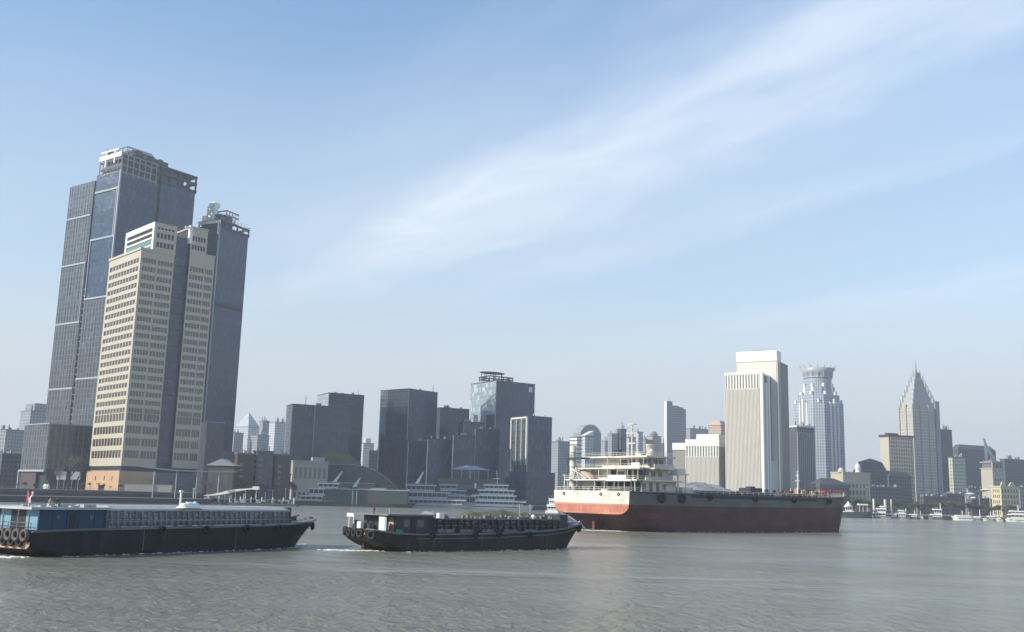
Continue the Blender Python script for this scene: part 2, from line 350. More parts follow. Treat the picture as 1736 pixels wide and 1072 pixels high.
Mt = dict(
 water=water_mat(),
 land=plain('paved_ground', (.17, .17, .16), .8, .2, .05),
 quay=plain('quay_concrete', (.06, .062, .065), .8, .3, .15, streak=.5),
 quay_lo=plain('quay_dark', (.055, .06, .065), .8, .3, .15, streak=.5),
 glassA=curtain('blue_curtain_glass', (.014, .034, .074), (.021, .046, .094), (.010, .024, .050), 1.6, 4.2, .12, .16, 1.5),
 glassB=curtain('dark_curtain_glass', (.010, .029, .058), (.017, .043, .080), (.028, .050, .078), 1.5, 4.0, .09, .14, 1.5),
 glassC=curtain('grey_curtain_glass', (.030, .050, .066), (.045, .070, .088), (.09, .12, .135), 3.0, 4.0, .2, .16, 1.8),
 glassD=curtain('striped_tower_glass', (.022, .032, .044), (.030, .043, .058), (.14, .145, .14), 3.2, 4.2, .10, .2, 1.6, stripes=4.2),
 glassL=curtain('sunlit_flank_glass', (.21, .27, .30), (.27, .33, .36), (.36, .41, .43), 2.6, 4.0, .16, .16, 2.0),  # office flanks in sun: their brightness is put into the pane colour
 slot=plain('dark_recess', (.018, .022, .028), .5, .2),
 beige=plain('beige_cladding', (.44, .40, .315), .6, .10, .05, streak=.12),
 beigeS=plain('beige_cladding_copy', (.44, .395, .31), .6, .12, .05, streak=.12),  # copy of the cladding for the shaded walls, nearly equal tone, unused
 orange=plain('sandstone_base', (.44, .29, .175), .65, .12, .1),
 win=plain('window_pane', (.045, .055, .065), .12, .35, .25, spec=.9),
 winB=plain('brown_window_pane', (.055, .043, .036), .15, .4, .25, spec=.9),
 frame=plain('pale_metal', (.33, .36, .385), .4, .1, .2),
 white=plain('white_paint', (.66, .65, .61), .5, .06, .2, streak=.1),
 steel=plain('galvanised_steel', (.28, .30, .30), .5, .2, .5),
 steelD=plain('dark_steel', (.032, .038, .046), .5, .2, .5),
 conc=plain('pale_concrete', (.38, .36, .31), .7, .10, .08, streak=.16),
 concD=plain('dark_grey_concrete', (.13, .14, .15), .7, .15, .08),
 whitetop=plain('white_tile', (.76, .76, .70), .5, .05, .1, streak=.06),
 peach=plain('peach_stone', (.48, .32, .23), .7, .1, .1),
 roofg=plain('slate_roof', (.06, .065, .07), .6, .2, .2),
 brownb=plain('brown_brick', (.07, .055, .05), .8, .25, .3),
 bark=plain('bark', (.10, .075, .055), .9, .3, 3),
 black=hullpaint('black_hull_paint', (.010, .0105, .012), (.055, .038, .03), .55, .5, .55, 4, 1.3),
 blackR=hullpaint('rusty_black_paint', (.026, .023, .0185), (.105, .078, .052), .7, .5, .65, 4, 1.3),
 deckg=hullpaint('grey_deck_paint', (.17, .17, .175), (.19, .14, .11), .6, .6, .65, 2.2, 1.0),
 rail=plain('pale_rail_paint', (.42, .43, .44), .5, .2, .6),
 blue=plain('blue_cabin_paint', (.018, .050, .105), .5, .3, .6, streak=.4),
 blueL=plain('light_blue_paint', (.17, .33, .42), .5, .25, .8, streak=.4),
 rubber=plain('tyre_rubber', (.022, .022, .024), .8, .3, 2),
 rubberG=plain('scuffed_tyre_rubber', (.10, .095, .09), .85, .35, 2),
 red=hullpaint('red_antifouling_shaded', (.095, .034, .034), (.105, .055, .045), .6, .75),  # red hull paint, darkened so its colour carries the flank's shade
 redL=hullpaint('salmon_antifouling', (.46, .165, .12), (.50, .31, .22), .7, .85),
 hullg=hullpaint('grey_green_hull_shaded', (.115, .122, .112), (.16, .10, .07), .6, .75),  # upper side paint, shade of the flank mixed into its tone
 cream=hullpaint('cream_ship_paint', (.60, .575, .51), (.42, .33, .24), .32, .85, .55, 4, 1.4),
 pink=plain('red_oxide', (.16, .045, .04), .6, .35, 1.2),
 tan=plain('rust_tan', (.42, .30, .20), .7, .35, .5, streak=.5),
 cargo=plain('grey_gravel', (.22, .22, .23), .9, .35, .8, bump=.6),
 coam=hullpaint('silvery_coaming_paint', (.25, .25, .265), (.20, .16, .13), .5, .6, .6, 1.6, .8),
 silver=plain('silvery_tarpaulin', (.34, .35, .36), .5, .2, .8, streak=.3),
 yellow=plain('mossy_tarpaulin', (.10, .095, .045), .7, .3, 1),
 green=plain('dark_green_hull', (.035, .065, .06), .4, .2, .2),
 greenP=plain('green_paint', (.05, .22, .14), .5, .2, 1),
 turf=plain('roof_turf', (.09, .13, .045), .9, .3, .08),
 skin=plain('skin', (.45, .28, .2), .6, .1, 3), cloth=plain('work_jacket', (.05, .05, .05), .8, .2, 3),
 clothY=plain('khaki_jacket', (.36, .32, .18), .8, .2, 3),
 flag=plain('flag_cloth', (.60, .06, .07), .7, .1, 2), flagW=plain('pale_cloth', (.7, .6, .6), .7, .1, 2),
 foam=plain('foam', (.78, .78, .74), .8, .1, 1),
 leafD=foliage('evergreen_leaves', (.032, .046, .028), (.10, .12, .07)),
 leafB=foliage('bare_twigs', (.075, .068, .06), (.17, .155, .14)),
 f_beige=floors('far_cream_facade', (.50, .43, .31), (.09, .085, .07), 3.4, 4.2, .45, .5),
 f_grey=floors('far_grey_facade', (.26, .275, .30), (.10, .12, .14), 4, 4, .5, .5),
 f_dark=floors('far_dark_facade', (.07, .08, .095), (.03, .038, .05), 4, 4, .5, .5),
 f_white=floors('far_white_facade', (.48, .49, .50), (.12, .19, .22), 4, 4, .5, .45),
 f_pink=floors('far_pink_facade', (.46, .36, .30), (.10, .1, .09), 3.4, 4, .45, .5),
)
# ---------------------------------------------------------------- river, banks
GZ = 3.5
wt = MB().box(-4500, 4500, -60, 5200, -.02, 0.0).build('river', Mt['water']); wt['kind'] = 'structure'
# keep only the top sheet of the water
bm = bmesh.new(); bm.from_mesh(wt.data)
bmesh.ops.delete(bm, geom=[f for f in bm.faces if f.normal.z < .5], context='FACES'); bm.to_mesh(wt.data); bm.free()
shore_px = [(-300, 848), (0, 851), (150, 853), (300, 854.5), (430, 856), (520, 857), (700, 860.2), (900, 864.6), (1150, 870.6), (1450, 878), (1600, 881.5), (1736, 885), (2000, 892)]
shore = [at_z(a, b, 0) for a, b in shore_px]
sh = [(p.x, p.y) for p in shore]
poly = [(-4400, sh[0][1]-40)]+sh+[(4400, sh[-1][1]), (4400, 5100), (-4400, 5100)]
lo = MB().prism(poly, -2.5, GZ).build('far_bank_ground', Mt['land']); lo['kind'] = 'structure'
rd = MB().strip([(x, y+46) for x, y in sh[4:]], GZ+.004, GZ+.01, 16).build('waterfront_road', Mt['quay_lo']); rd['kind'] = 'structure'
def shore_y(px):
    for (a, _), (b, _), p, q in zip(shore_px, shore_px[1:], shore, shore[1:]):
        if a <= px <= b: return p.y+(q.y-p.y)*(px-a)/(b-a)
    return shore[-1].y
# quay wall face with a coping, bollard-like fender piles
q = thing('quay_wall', 'long grey concrete quay wall along the far bank under the skyline', 'quay wall', (0, 0, 0))
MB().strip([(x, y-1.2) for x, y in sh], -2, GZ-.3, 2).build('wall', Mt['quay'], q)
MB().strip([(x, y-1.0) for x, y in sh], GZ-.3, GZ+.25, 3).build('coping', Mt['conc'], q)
# raised embankment on the left
fw = thing('flood_wall', 'dark raised embankment wall below the two tall glass towers at left', 'embankment', (0, 0, 0))
p0, p1, p2, p3 = [at_z(a, b, 0) for a, b in ((-300, 846), (0, 850), (200, 852.5), (335, 854))]
ptsw = [(p.x, p.y+8) for p in (p0, p1, p2, p3)]
zt = 7.2
MB().prism([ptsw[0], ptsw[1], ptsw[2], ptsw[3], (ptsw[3][0]-6, ptsw[3][1]+60), (ptsw[0][0]-30, ptsw[0][1]+60)], GZ-.5, zt).build('terrace', Mt['concD'], fw)
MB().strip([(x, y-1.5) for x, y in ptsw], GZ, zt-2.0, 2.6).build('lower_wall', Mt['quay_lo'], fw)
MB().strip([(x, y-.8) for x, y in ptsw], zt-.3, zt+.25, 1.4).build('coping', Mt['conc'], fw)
mb = MB()
for a, b in zip(ptsw, ptsw[1:]):
    a, b = Vector(a), Vector(b); n = int((b-a).length/3)
    for i in range(n):
        p = a+(b-a)*i/n; mb.tube((p.x, p.y-.6, zt+.2), (p.x, p.y-.6, zt+1.25), .06, 4)
    mb.tube((a.x, a.y-.6, zt+1.25), (b.x, b.y-.6, zt+1.25), .07, 4)
mb.build('railing', Mt['steel'], fw)

# ---------------------------------------------------------------- building kit
class Site:
    def __init__(s, pl, pc, pr, py, Y, th, gz=GZ):
        if gz and th > 0:          # turn the block so that its plan comes out roughly square
            rel = min(max(math.atan2(pc-pl, pr-pc), R(13)), R(76)); th = min(max(math.degrees(rel-math.atan(az(pc, py))), 24), 66)
        th = abs(th)
        s.C, s.w, s.d = place(pl, pc, pr, py, Y, th); s.th = R(th); s.c, s.s = math.cos(s.th), math.sin(s.th)
        s.C.z = gz; s.gz = gz; s.py = py; s.Y = Y
    def u(s, px, py=None): t = az(px, py or s.py); return (t*s.C.y-s.C.x)/(s.c-t*s.s)
    def v(s, px, py=None): t = az(px, py or s.py); return (s.C.x-t*s.C.y)/(s.s+t*s.c)
    def z(s, py, px=None, u=0, v=0):
        Y = s.C.y+u*s.s+v*s.c
        X = s.C.x+u*s.c-v*s.s
        if px is None:   # find px on this vertical at row py
            px = 868
            for _ in range(6):
                r = ray(px, py); px += (X/Y-r.x/r.y)*FPX*.9
        return at_y(px, py, Y).z-s.gz
    def thing(s, name, label, cat, group=None): return thing(name, label, cat, s.C, s.th, group)
def fb(mb, face, u0, u1, z0, z1, n0, n1, mi=0):
    if face == 'R': return mb.box(u0, u1, -n1, -n0, z0, z1, mi)
    return mb.box(-n1, -n0, u0, u1, z0, z1, mi)
def wall_grid(mb, face, u0, u1, z0, z1, bands, spans, n=.5, nn=0.0, mi=0, pn=None):
    pn = pn or n
    zz = z0
    for a, b in bands:
        if a > zz: fb(mb, face, u0, u1, zz, a, nn, nn+n, mi)
        uu = u0
        for p, q_ in spans:
            if p > uu+.01: fb(mb, face, uu, p, a, b, nn, nn+(n if uu == u0 else pn), mi)
            uu = q_
        if uu < u1-.01: fb(mb, face, uu, u1, a, b, nn, nn+n, mi)
        zz = b
    if zz < z1: fb(mb, face, u0, u1, zz, z1, nn, nn+n, mi)
def windows(t, lst, mat, limit=100, off=.02):
    """lst of (face,u,z,w,h,n): individual window parts, the rest past `limit` as one stuff part"""
    cache = {}; rest = MB()
    for k, (face, u, z, w_, h, n) in enumerate(lst):
        if k < limit:
            key = (face, round(w_, 2), round(h, 2))
            if key not in cache:
                mb = MB(); fb(mb, face, 0, w_, 0, h, off, off+.08)
                fb(mb, face, w_*.46, w_*.54, .02, h-.02, off+.08, off+.12)
                cache[key] = mb.mesh('window', mat)
            o = bpy.data.objects.new('window', cache[key]); col.objects.link(o); o.parent = t
            o.location = (u, -n, z) if face == 'R' else (-n, u, z)
        else: fb(rest, face, u, u+w_, z, z+h, n+off, n+off+.08)
    if rest.f: r = rest.build('windows', mat, t); r['kind'] = 'stuff'
def rooftop(mb, x0, x1, y0, y1, z, n=5, seed=1, h=3.5):
    rr = random.Random(seed)
    for _ in range(n):
        a = rr.uniform(x0, x1); b = rr.uniform(y0, y1); s = rr.uniform(.04, .12)*(x1-x0)
        mb.box(a, min(a+s, x1), b, min(b+s, y1), z, z+rr.uniform(.35, 1)*h)
def far_box(pl, pc, pr, py, top, Y, th, mat, name, label, cat='building', group=None, base_py=None, roof=True, seed=0, step=None):
    s = Site(pl, pc, pr, py, Y, th); H = s.z(top)
    t = s.thing(name, label, cat, group)
    MB().box(0, s.w, 0, s.d, -.5, H).build('wall', mat, t)
    mb = MB(); mb.box(-.5, s.w+.5, -.5, s.d+.5, H, H+1.0)
    mb.build('parapet', Mt['concD'], t)
    if roof:
        mb = MB(); rooftop(mb, s.w*.1, s.w*.9, s.d*.1, s.d*.9, H+1, 6, seed, H*.06+1.5); mb.build('roof_plant', Mt['steel'], t)
    return s, t, H
def antenna(t, x, y, z, h, r=.25, m='steel', name='antenna'):
    return MB().tube((x, y, z), (x, y, z+h), r, 5, r2=r*.4).tube((x-h*.12, y, z+h*.7), (x+h*.12, y, z+h*.7), r*.5, 4).build(name, Mt[m], t)

# ---------------------------------------------------------------- tall glass tower
s = Site(121, 204, 333, 300, 800, 30)
t = s.thing('glass_skyscraper', 'tallest dark blue glass skyscraper at the far left with an open steel crown', 'skyscraper')
H = s.z(287); w_, d_ = s.w, s.d
us = s.u(272); vs_ = s.v(163)
Hs = s.z(300, 333, u=w_)                       # right shoulder
MB().box(0, us-1.4, 0, vs_-1.4, -.5, H).build('corner_bay', Mt['glassA'], t)
MB().box(us+1.4, w_, 0, vs_-1.4, -.5, Hs-15).build('outer_bay', Mt['glassA'], t)
lb = MB().box(0, us-1.4, vs_+1.4, d_, -.5, H-4).build('flank_bay', Mt['glassD'], t)
MB().box(2.2, w_-2, 2.4, d_-2, -.5, H-8).build('core', Mt['slot'], t)
# lower cladding is striped glass on the left flank
zlow = s.z(505)
MB().box(-.35, .25, .6, vs_-1.8, .2, zlow).build('striped_cladding', Mt['glassD'], t)
MB().box(-.35, .25, vs_+1.8, d_-.6, .2, s.z(537, 97)).build('striped_cladding', Mt['glassD'], t)
# pale framing lines that wrap the flank
for py in (318, 400, 502, 640): 
    z = s.z(py); MB().box(-.8, .0, .2, vs_-1.8, z-.7, z+.7).build('trim_line', Mt['frame'], t)
for py in (354, 437, 540, 655):
    z = s.z(py); MB().box(-.8, .0, vs_+1.8, d_, z-.7, z+.7).build('trim_line', Mt['frame'], t)
mb = MB(); mb.box(-.9, .35, -.9, .35, 0, H); mb.build('corner_trim', Mt['frame'], t)
z1, z2, z3 = s.z(318), s.z(400), s.z(502)
MB().box(-.8, 0, 1.6, 2.4, z2, z1).box(-.8, 0, vs_-3, vs_-2.3, z3, z2).box(-.8, 0, vs_+2.2, vs_+2.9, s.z(540), s.z(437)).build('trim_line', Mt['frame'], t)
# machinery in the slot: balconies
mb = MB()
for k in range(26):
    z = 30+k*5.5; mb.box(.2, 2.4, vs_-1.3, vs_+1.3, z, z+.5)
mb.build('service_balconies', Mt['steel'], t)
# crown: open steel floors
cw, cd, cz0 = s.u(290), s.v(168), H-5
cz1 = s.z(254, 212)
mb = MB()
mb.prism([(2.5, 2.5), (cw*.68, 2.5), (cw-3, cd*.38), (cw-3, cd-2), (2.5, cd-2)], cz0, cz1-2).box(cw*.22, cw*.62, 3, cd*.8, cz1-2, cz1+4).box(cw*.6, cw*.95, 2, cd*.7, cz1-2, cz1+2)
mb.build('crown_core', Mt['roofg'], t)
def frame_cage(x0, x1, y0, y1, zs, nx, ny, r=.5, mi=0):
    m = MB()
    for z in zs:
        m.box(x0-r, x1+r, y0-r, y0+r, z-r, z+r, mi).box(x0-r, x1+r, y1-r, y1+r, z-r, z+r, mi)
        m.box(x0-r, x0+r, y0+r, y1-r, z-r, z+r, mi).box(x1-r, x1+r, y0+r, y1-r, z-r, z+r, mi)
    for i in range(nx+1):
        for y in (y0, y1): x = x0+(x1-x0)*i/nx; m.box(x-r*.7, x+r*.7, y-r*.7, y+r*.7, zs[0]-2, zs[-1], mi)
    for j in range(1, ny):
        for x in (x0, x1): y = y0+(y1-y0)*j/ny; m.box(x-r*.7, x+r*.7, y-r*.7, y+r*.7, zs[0]-2, zs[-1], mi)
    return m
def poly_cage(poly, zs, sp, r=.5):
    m = MB(); n = len(poly)
    for i in range(n):
        a, b = Vector(poly[i]), Vector(poly[(i+1) % n]); L_ = (b-a).length; k = max(1, int(L_/sp))
        for z in zs: m.tube((a.x, a.y, z), (b.x, b.y, z), r*1.25, 4)
        for j in range(k): p = a+(b-a)*j/k; m.tube((p.x, p.y, zs[0]-2), (p.x, p.y, zs[-1]), r, 4)
    return m
cpoly = [(0, 0), (cw*.70, 0), (cw, cd*.35), (cw, cd), (0, cd)]
poly_cage(cpoly, [cz0+3, cz0+9, cz0+15, cz0+19], 5, .55).build('crown_frame', Mt['steel'], t)
poly_cage([(cw*.12, cd*.1), (cw*.6, cd*.1), (cw*.85, cd*.4), (cw*.85, cd*.9), (cw*.12, cd*.9)], [cz1+1, cz1+5], 5, .5).build('upper_crown_frame', Mt['steel'], t)
MB().box(-1.2, -.2, 0, cd*.99, cz1-5.6, cz1-1.8).build('white_beam', Mt['whitetop'], t)
MB().box(-1.1, -.2, cd*.15, cd*.95, cz1+.8, cz1+2.0).box(-1, .2, cd*.3, cd*.34, cz1-10, cz1+1).box(-1, .2, cd*.7, cd*.74, cz1-12, cz1+1).build('white_beam', Mt['whitetop'], t)
mb = MB(); random.seed(3)
for k in range(40):
    x = random.uniform(2, cw-2); y = random.uniform(1, cd); mb.box(x, x+random.uniform(1, 6), y, y+2, cz1-3, cz1+random.uniform(-1, 4.5))
mb.build('roof_plant', Mt['steelD'], t)
mb = MB()
for k in range(16):
    x = random.uniform(2, cw-2); y = random.uniform(1, cd); mb.tube((x, y, cz1), (x+random.uniform(-3, 3), y, cz1+random.uniform(4, 8)), .28, 4)
mb.build('scaffold', Mt['steel'], t)
frame_cage(us+1.4, w_, 0, vs_*.8, [Hs-14, Hs-7, Hs-1], 4, 3, .9).build('shoulder_frame', Mt['steelD'], t)
MB().box(us+1.4, us+(w_-us)*.62, .9, vs_*.7, Hs-16, Hs-1.5).build('shoulder_core', Mt['glassA'], t)
MB().box(us+4, w_-1.5, 1.2, vs_*.75, Hs-2.2, Hs-.6).build('shoulder_roof', Mt['steelD'], t)
TW = (s, t, H)

# ---------------------------------------------------------------- second glass tower
s = Site(318, 371, 421, 400, 880, 30)
t = s.thing('glass_skyscraper', 'slightly lower dark glass skyscraper behind the beige tower, white block on its roof', 'skyscraper')
H = s.z(372); w_, d_ = s.w, s.d; v0 = s.v(336, 400)
MB().box(0, w_, 0, v0, -.5, H-6).build('front_bay', Mt['glassA'], t)
MB().box(2, w_-3, v0, d_, -.5, H-14).build('rear_bay', Mt['glassB'], t)
MB().box(-.8, .3, -.8, .3, 0, H).build('corner_trim', Mt['frame'], t)
frame_cage(0, w_, 0, v0, [H-6, H-.8], 5, 3, .8).build('crown_frame', Mt['steelD'], t)
mb = MB().box(2, w_*.45, 1.5, v0-1, H-6, H+6); mb.build('crown_core', Mt['roofg'], t)
MB().box(-1.2, -.1, -1, v0*.95, H-3.4, H-.6).box(-1.2, .6, 0, 1.3, H-14, H-3.4).build('white_beam', Mt['whitetop'], t)
zz = s.z(338, 360)
MB().box(1, 6, v0*.35, v0*.7, H-1, zz-5).box(.5, 8, v0*.35, v0*.62, zz-5, zz-1).build('white_block', Mt['whitetop'], t)
frame_cage(10, w_*.66, 2, v0*.9, [H+1, H+7, H+11], 4, 2, .5).build('roof_frame', Mt['steel'], t)
mb = MB()
for k in range(14):
    x = random.uniform(2, w_-2); mb.tube((x, 1.5, H-1), (x+random.uniform(-1, 1), 1.5, H+random.uniform(2, 5)), .3, 4)
mb.tube((w_-5, 2, H), (w_+3, 0, H+2.2), .3, 4)
mb.build('roof_plant', Mt['steel'], t)
for py in (520,):
    z = s.z(py, u=w_/2); MB().box(.5, w_-.5, -.12, .02, z-2.2, z+2.2).build('plant_floor_band', Mt['slot'], t)
# its low podium
s2 = Site(330, 348, 398, 760, 850, 30); t2 = s2.thing('podium_block', 'dark glazed low block at the foot of the second glass skyscraper', 'building')
Hp = s2.z(716); MB().box(0, s2.u(378), 0, s2.d, -.5, Hp).build('wall', Mt['glassB'], t2)
MB().box(s2.u(378), s2.w, 0, s2.d, -.5, s2.z(766, 390, u=s2.w)).build('low_wing', Mt['glassB'], t2)
MB().box(-.3, s2.u(378)+.3, -.3, s2.d+.3, Hp, Hp+.7).build('parapet', Mt['steel'], t2)

# ---------------------------------------------------------------- left podium
s = Site(38, 80, 175, 760, 735, 30)
t = s.thing('podium_block', 'dark glazed podium left of the beige tower with a pale framed entrance corner', 'building')
H = s.z(719)
zc = s.z(797)
MB().box(0, s.w, 0, s.d, zc, H).build('wall', Mt['glassD'], t)
MB().box(2.5, s.w, 2.5, s.d-1, -.5, zc).build('ground_floor', Mt['slot'], t)
MB().box(-.6, s.w, -.6, s.d+.6, H, H+.9).build('parapet', Mt['steel'], t)
MB().box(-1.2, .4, -.5, s.d+.4, zc-1.2, zc+.2).box(-1.2, .4, s.d-.6, s.d+.5, 0, zc-1.2).build('entrance_frame', Mt['frame'], t)
MB().box(.3, 1.6, s.d*.35, s.d-1, 0, zc-1.3).build('brick_infill', Mt['brownb'], t)

# ---------------------------------------------------------------- beige tower
s = Site(182, 234, 361, 480, 700, 30)
t = s.thing('beige_tower', 'tall cream office tower with rows of small windows and a dark glass recess', 'office tower')
w_, d_ = s.w, s.d; H1 = s.z(423, u=0)
uA, uB = s.u(292), s.u(318); uU = s.u(268); uB2 = s.u(345)
H2 = s.z(382, u=uU); H3 = s.z(392, u=uB2); H4 = s.z(437, u=w_)
zbase = s.z(790); zb1 = s.z(783)
xs0 = uU*.62
mb = MB()
mb.box(.5, uA, .5, d_, zbase, H1-.5).box(uB, w_-.5, .5, d_*.8, zbase, H4-.5).box(uB+.3, uB2, 1, d_*.7, H4-1, H3-.5)
mb.build('glazing_core', Mt['slot'], t)
MB().box(uA, uB, 3.5, d_*.8, 0, H3-8).build('glass_recess', Mt['glassB'], t)
mb = MB()
for k in range(int((H3-20)/6)):
    mb.box(uA+.2, uB-.2, 3.2, 3.5, 12+k*6, 12.6+k*6)
mb.build('recess_spandrels', Mt['steelD'], t)
# floor rows measured up the corner
rows = []
ztop = H1-s.z(436); 
ys = [436+14.15*k for k in range(19)]+[697+3+21*k for k in range(4)]
for k, y in enumerate(ys):
    h = 8.0 if k < 19 else 13
    rows.append((s.z(y+h), s.z(y)))
rows = sorted(rows)
allw = []
nL, sp = 10, (d_-4)/10
spL = [(2+i*sp+sp*.06, 2+i*sp+sp*.88) for i in range(nL)]
mb = MB(); wall_grid(mb, 'L', -.5, d_, zbase, H1, rows, spL, .5, -.5, pn=.3); 
wl = mb.build('flank_wall', Mt['beige'], t)
def spans(a, b, n, f0=.12, f1=.84):
    p = (b-a)/n; return [(a+i*p+p*f0, a+i*p+p*f1) for i in range(n)]
sA = spans(1.6, uA*.5-.5, 5, .04, .9)+spans(uA*.5+.5, uA-.7, 5, .04, .9)
mb = MB(); wall_grid(mb, 'R', 0.001, uA, zbase, H1, rows, sA, .5, -.5, pn=.3)
mb.build('side_wall', Mt['beige'], t); mb = MB()
um = (uB+uB2)/2
sB = spans(uB+.8, uB2-.3, 5, .04, .9)+spans(uB2+.4, w_-1.0, 4, .04, .9)
wall_grid(mb, 'R', uB, w_, zbase, H4, [r for r in rows if r[1] < H4-1], sB, .5, -.5, pn=.3)
mb.build1('side_wall', Mt['beige'], t)
# cornice rings & piers
mb = MB(); mb.box(-.7, uA+.2, -.7, d_+.3, H1-.1, H1+1.6); mb.build('cornice', Mt['beige'], t)
# upper setback block
mb = MB()
upz = [(H1+4, H1+8), (H1+11, H1+15), (H1+17.5, H2-2)]
mb.box(xs0+.5, uA+.0, 1, d_*.9, H1-1, H2-.5)
mb.build('setback_core', Mt['slot'], t)
mb = MB(); wall_grid(mb, 'R', xs0, uA+.5, H1+1.65, H2, upz, spans(xs0+1.5, uA-1, 5), .5, -.9); mb.build('setback_wall', Mt['beige'], t)
fr = MB()
fb(fr, 'L', .4, 3.0, H1+1.7, H2+1.5, -xs0-.5, -xs0+.8); fb(fr, 'L', d_*.9-2.6, d_*.9, H1+1.7, H2+1.5, -xs0-.5, -xs0+.8)
fb(fr, 'L', 3.0, d_*.9-2.6, H2-2.4, H2+1.5, -xs0-.5, -xs0+.8); fb(fr, 'L', 3.0, d_*.9-2.6, H1+10.4, H1+11.6, -xs0-.5, -xs0+.6)
fb(fr, 'L', 3.0, d_*.9-2.6, H1+14.4, H1+15.6, -xs0-.5, -xs0+.6); fb(fr, 'L', 3.0, d_*.9-2.6, H1+5.2, H1+5.9, -xs0-.5, -xs0+.4)
fr.build('white_frame', Mt['whitetop'], t)
mb = MB(); fb(mb, 'L', 3, d_*.9-2.6, H1+1.7, H1+10.4, -xs0-.45, -xs0+.1); mb.build('green_glazing', plain('green_tinted_glass', (.10, .20, .19), .2, .2, .3), t)
MB().box(xs0, uA+.5, .4, d_*.9, H2, H2+1.2).build('setback_roof', Mt['beige'], t)
# right upper part
mb = MB(); wall_grid(mb, 'R', uB, uB2+.5, H4, H3, [(H4+3+k*6.6, H4+6.6+k*6.6) for k in range(int((H3-H4-5)/6.6))], spans(uB+1, uB2-.5, 5), .5, -.9)
mb.box(uB-.3, uB2+.8, -.2, d_*.72, H3, H3+1.2); mb.build('upper_wall', Mt['beige'], t)
MB().box(uB-1.3, uB+.9, .3, 3.4, H3-12, H3+1.8).box(uB-5, uB-1.3, .8, 1.6, H3-1, H3+.6).build('white_fin', Mt['whitetop'], t)
MB().box(uB2+.5, w_+.3, -.2, d_*.8, H4, H4+1.2).build('lower_cornice', Mt['beige'], t)
# base
MB().box(.8, w_-.6, .8, d_-.8, zbase-3.2, zbase).build('dark_band', Mt['slot'], t)
bz = zbase-3.2
mb = MB(); pm = d_*.5
mb.box(-.8, 1.2, -.8, pm-5.5, 0, bz).box(-.8, 1.2, pm+5.5, d_+.8, 0, bz).box(-.8, 1.2, pm-5.5, pm+5.5, bz*.42, bz)
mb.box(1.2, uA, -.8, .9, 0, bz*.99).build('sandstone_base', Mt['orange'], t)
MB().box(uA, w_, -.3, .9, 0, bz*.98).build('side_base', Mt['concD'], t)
MB().box(.9, 1.5, pm-5.4, pm+5.4, 0, bz*.42).build('portal', Mt['slot'], t)
MB().box(-2.6, -.9, pm-6.5, pm+6.5, bz*.42, bz*.42+1.0).build('portal_canopy', Mt['tan'], t)
mb = MB()
for a, b in ((.18, .3), (.42, .5), (.7, .8)): mb.box(-.95, -.8, d_*a, d_*a+1.2, bz*.6, bz*.78)
mb.build('base_window', Mt['winB'], t)
for (a, b) in reversed(rows):
    for (p, q_) in spL: allw.append(('L', p, a, q_-p, b-a, -.5))
for (a, b) in reversed(rows):
    for (p, q_) in sA: allw.append(('R', p, a, q_-p, b-a, -.5))
    if b < H4-1:
        for (p, q_) in sB: allw.append(('R', p, a, q_-p, b-a, -.5))
windows(t, allw, Mt['winB'])

# ---------------------------------------------------------------- low things behind the left embankment
P = at_y(253, 826, 648)
t = thing('site_hoarding', 'long low pale wall beside the base of the beige tower', 'wall', (P.x, P.y, zt), R(8))
MB().box(-15, 14, 0, 1, 0, 4.2).build('panel', Mt['conc'], t); MB().box(-15.2, 14.2, -.15, 1.15, 4.2, 4.5).build('coping', Mt['frame'], t)
mb = MB()
for k in range(15): mb.box(-14.9+k*2, -14.75+k*2, -.1, 0, 0, 4.2)
mb.build('post', Mt['frame'], t)
A_, B_ = at_y(240, 792, 640), at_y(405, 804, 690)
t = thing('footbridge_canopy', 'thin pale canopy sweeping right from the foot of the beige tower', 'canopy', (0, 0, 0))
pa = [at_y(240, 792, 640), at_y(270, 796, 650), at_y(300, 799, 660), at_y(350, 800.5, 675), at_y(400, 801, 690)]
mb = MB()
for a, b in zip(pa, pa[1:]):
    mb.add([(a.x, a.y-2, a.z), (b.x, b.y-2, b.z), (b.x, b.y+3, b.z), (a.x, a.y+3, a.z), (a.x, a.y-2, a.z+.7), (b.x, b.y-2, b.z+.7), (b.x, b.y+3, b.z+.7), (a.x, a.y+3, a.z+.7)],
           [(0, 1, 5, 4), (1, 2, 6, 5), (2, 3, 7, 6), (3, 0, 4, 7), (4, 5, 6, 7), (3, 2, 1, 0)])
mb.build('roof', Mt['frame'], t)
for px, yy in ((262, 648), (300, 660), (335, 670), (372, 682)):
    p = at_y(px, 799, yy); MB().tube((p.x, p.y, GZ), (p.x, p.y, p.z), .35, 6).build('column', Mt['frame'], t)
def gable(pl, pr, ye, yr, Y, d, mw, mr, name, label, group=None):
    a, b = at_y(pl, ye, Y), at_y(pr, ye, Y); zr = at_y((pl+pr)/2, yr, Y).z
    t = thing(name, label, 'building', (a.x, Y, GZ), 0, group); L = b.x-a.x; ze = a.z-GZ; zr -= GZ
    MB().box(.6, L-.6, .3, d-.3, -.2, ze).build('wall', mw, t)
    m = MB(); mx = L/2
    vs = [(-1, -.8, ze), (L+1, -.8, ze), (mx, -.8, zr), (-1, d, ze), (L+1, d, ze), (mx, d, zr)]
    m.add(vs, [(0, 1, 2), (5, 4, 3), (0, 2, 5, 3), (2, 1, 4, 5), (1, 0, 3, 4)]); m.build('roof', mr, t)
    nw = max(2, int(L/6))
    wl = [('R', 1.5+i*(L-3)/nw, ze*.35, (L-3)/nw*.6, ze*.4, -.3) for i in range(nw)]
    windows(t, wl, Mt['win'])
    return t
gable(352, 398, 789, 778, 700, 14, Mt['brownb'], Mt['steel'], 'pavilion', 'small gabled pavilion with a grey roof right of the beige tower')
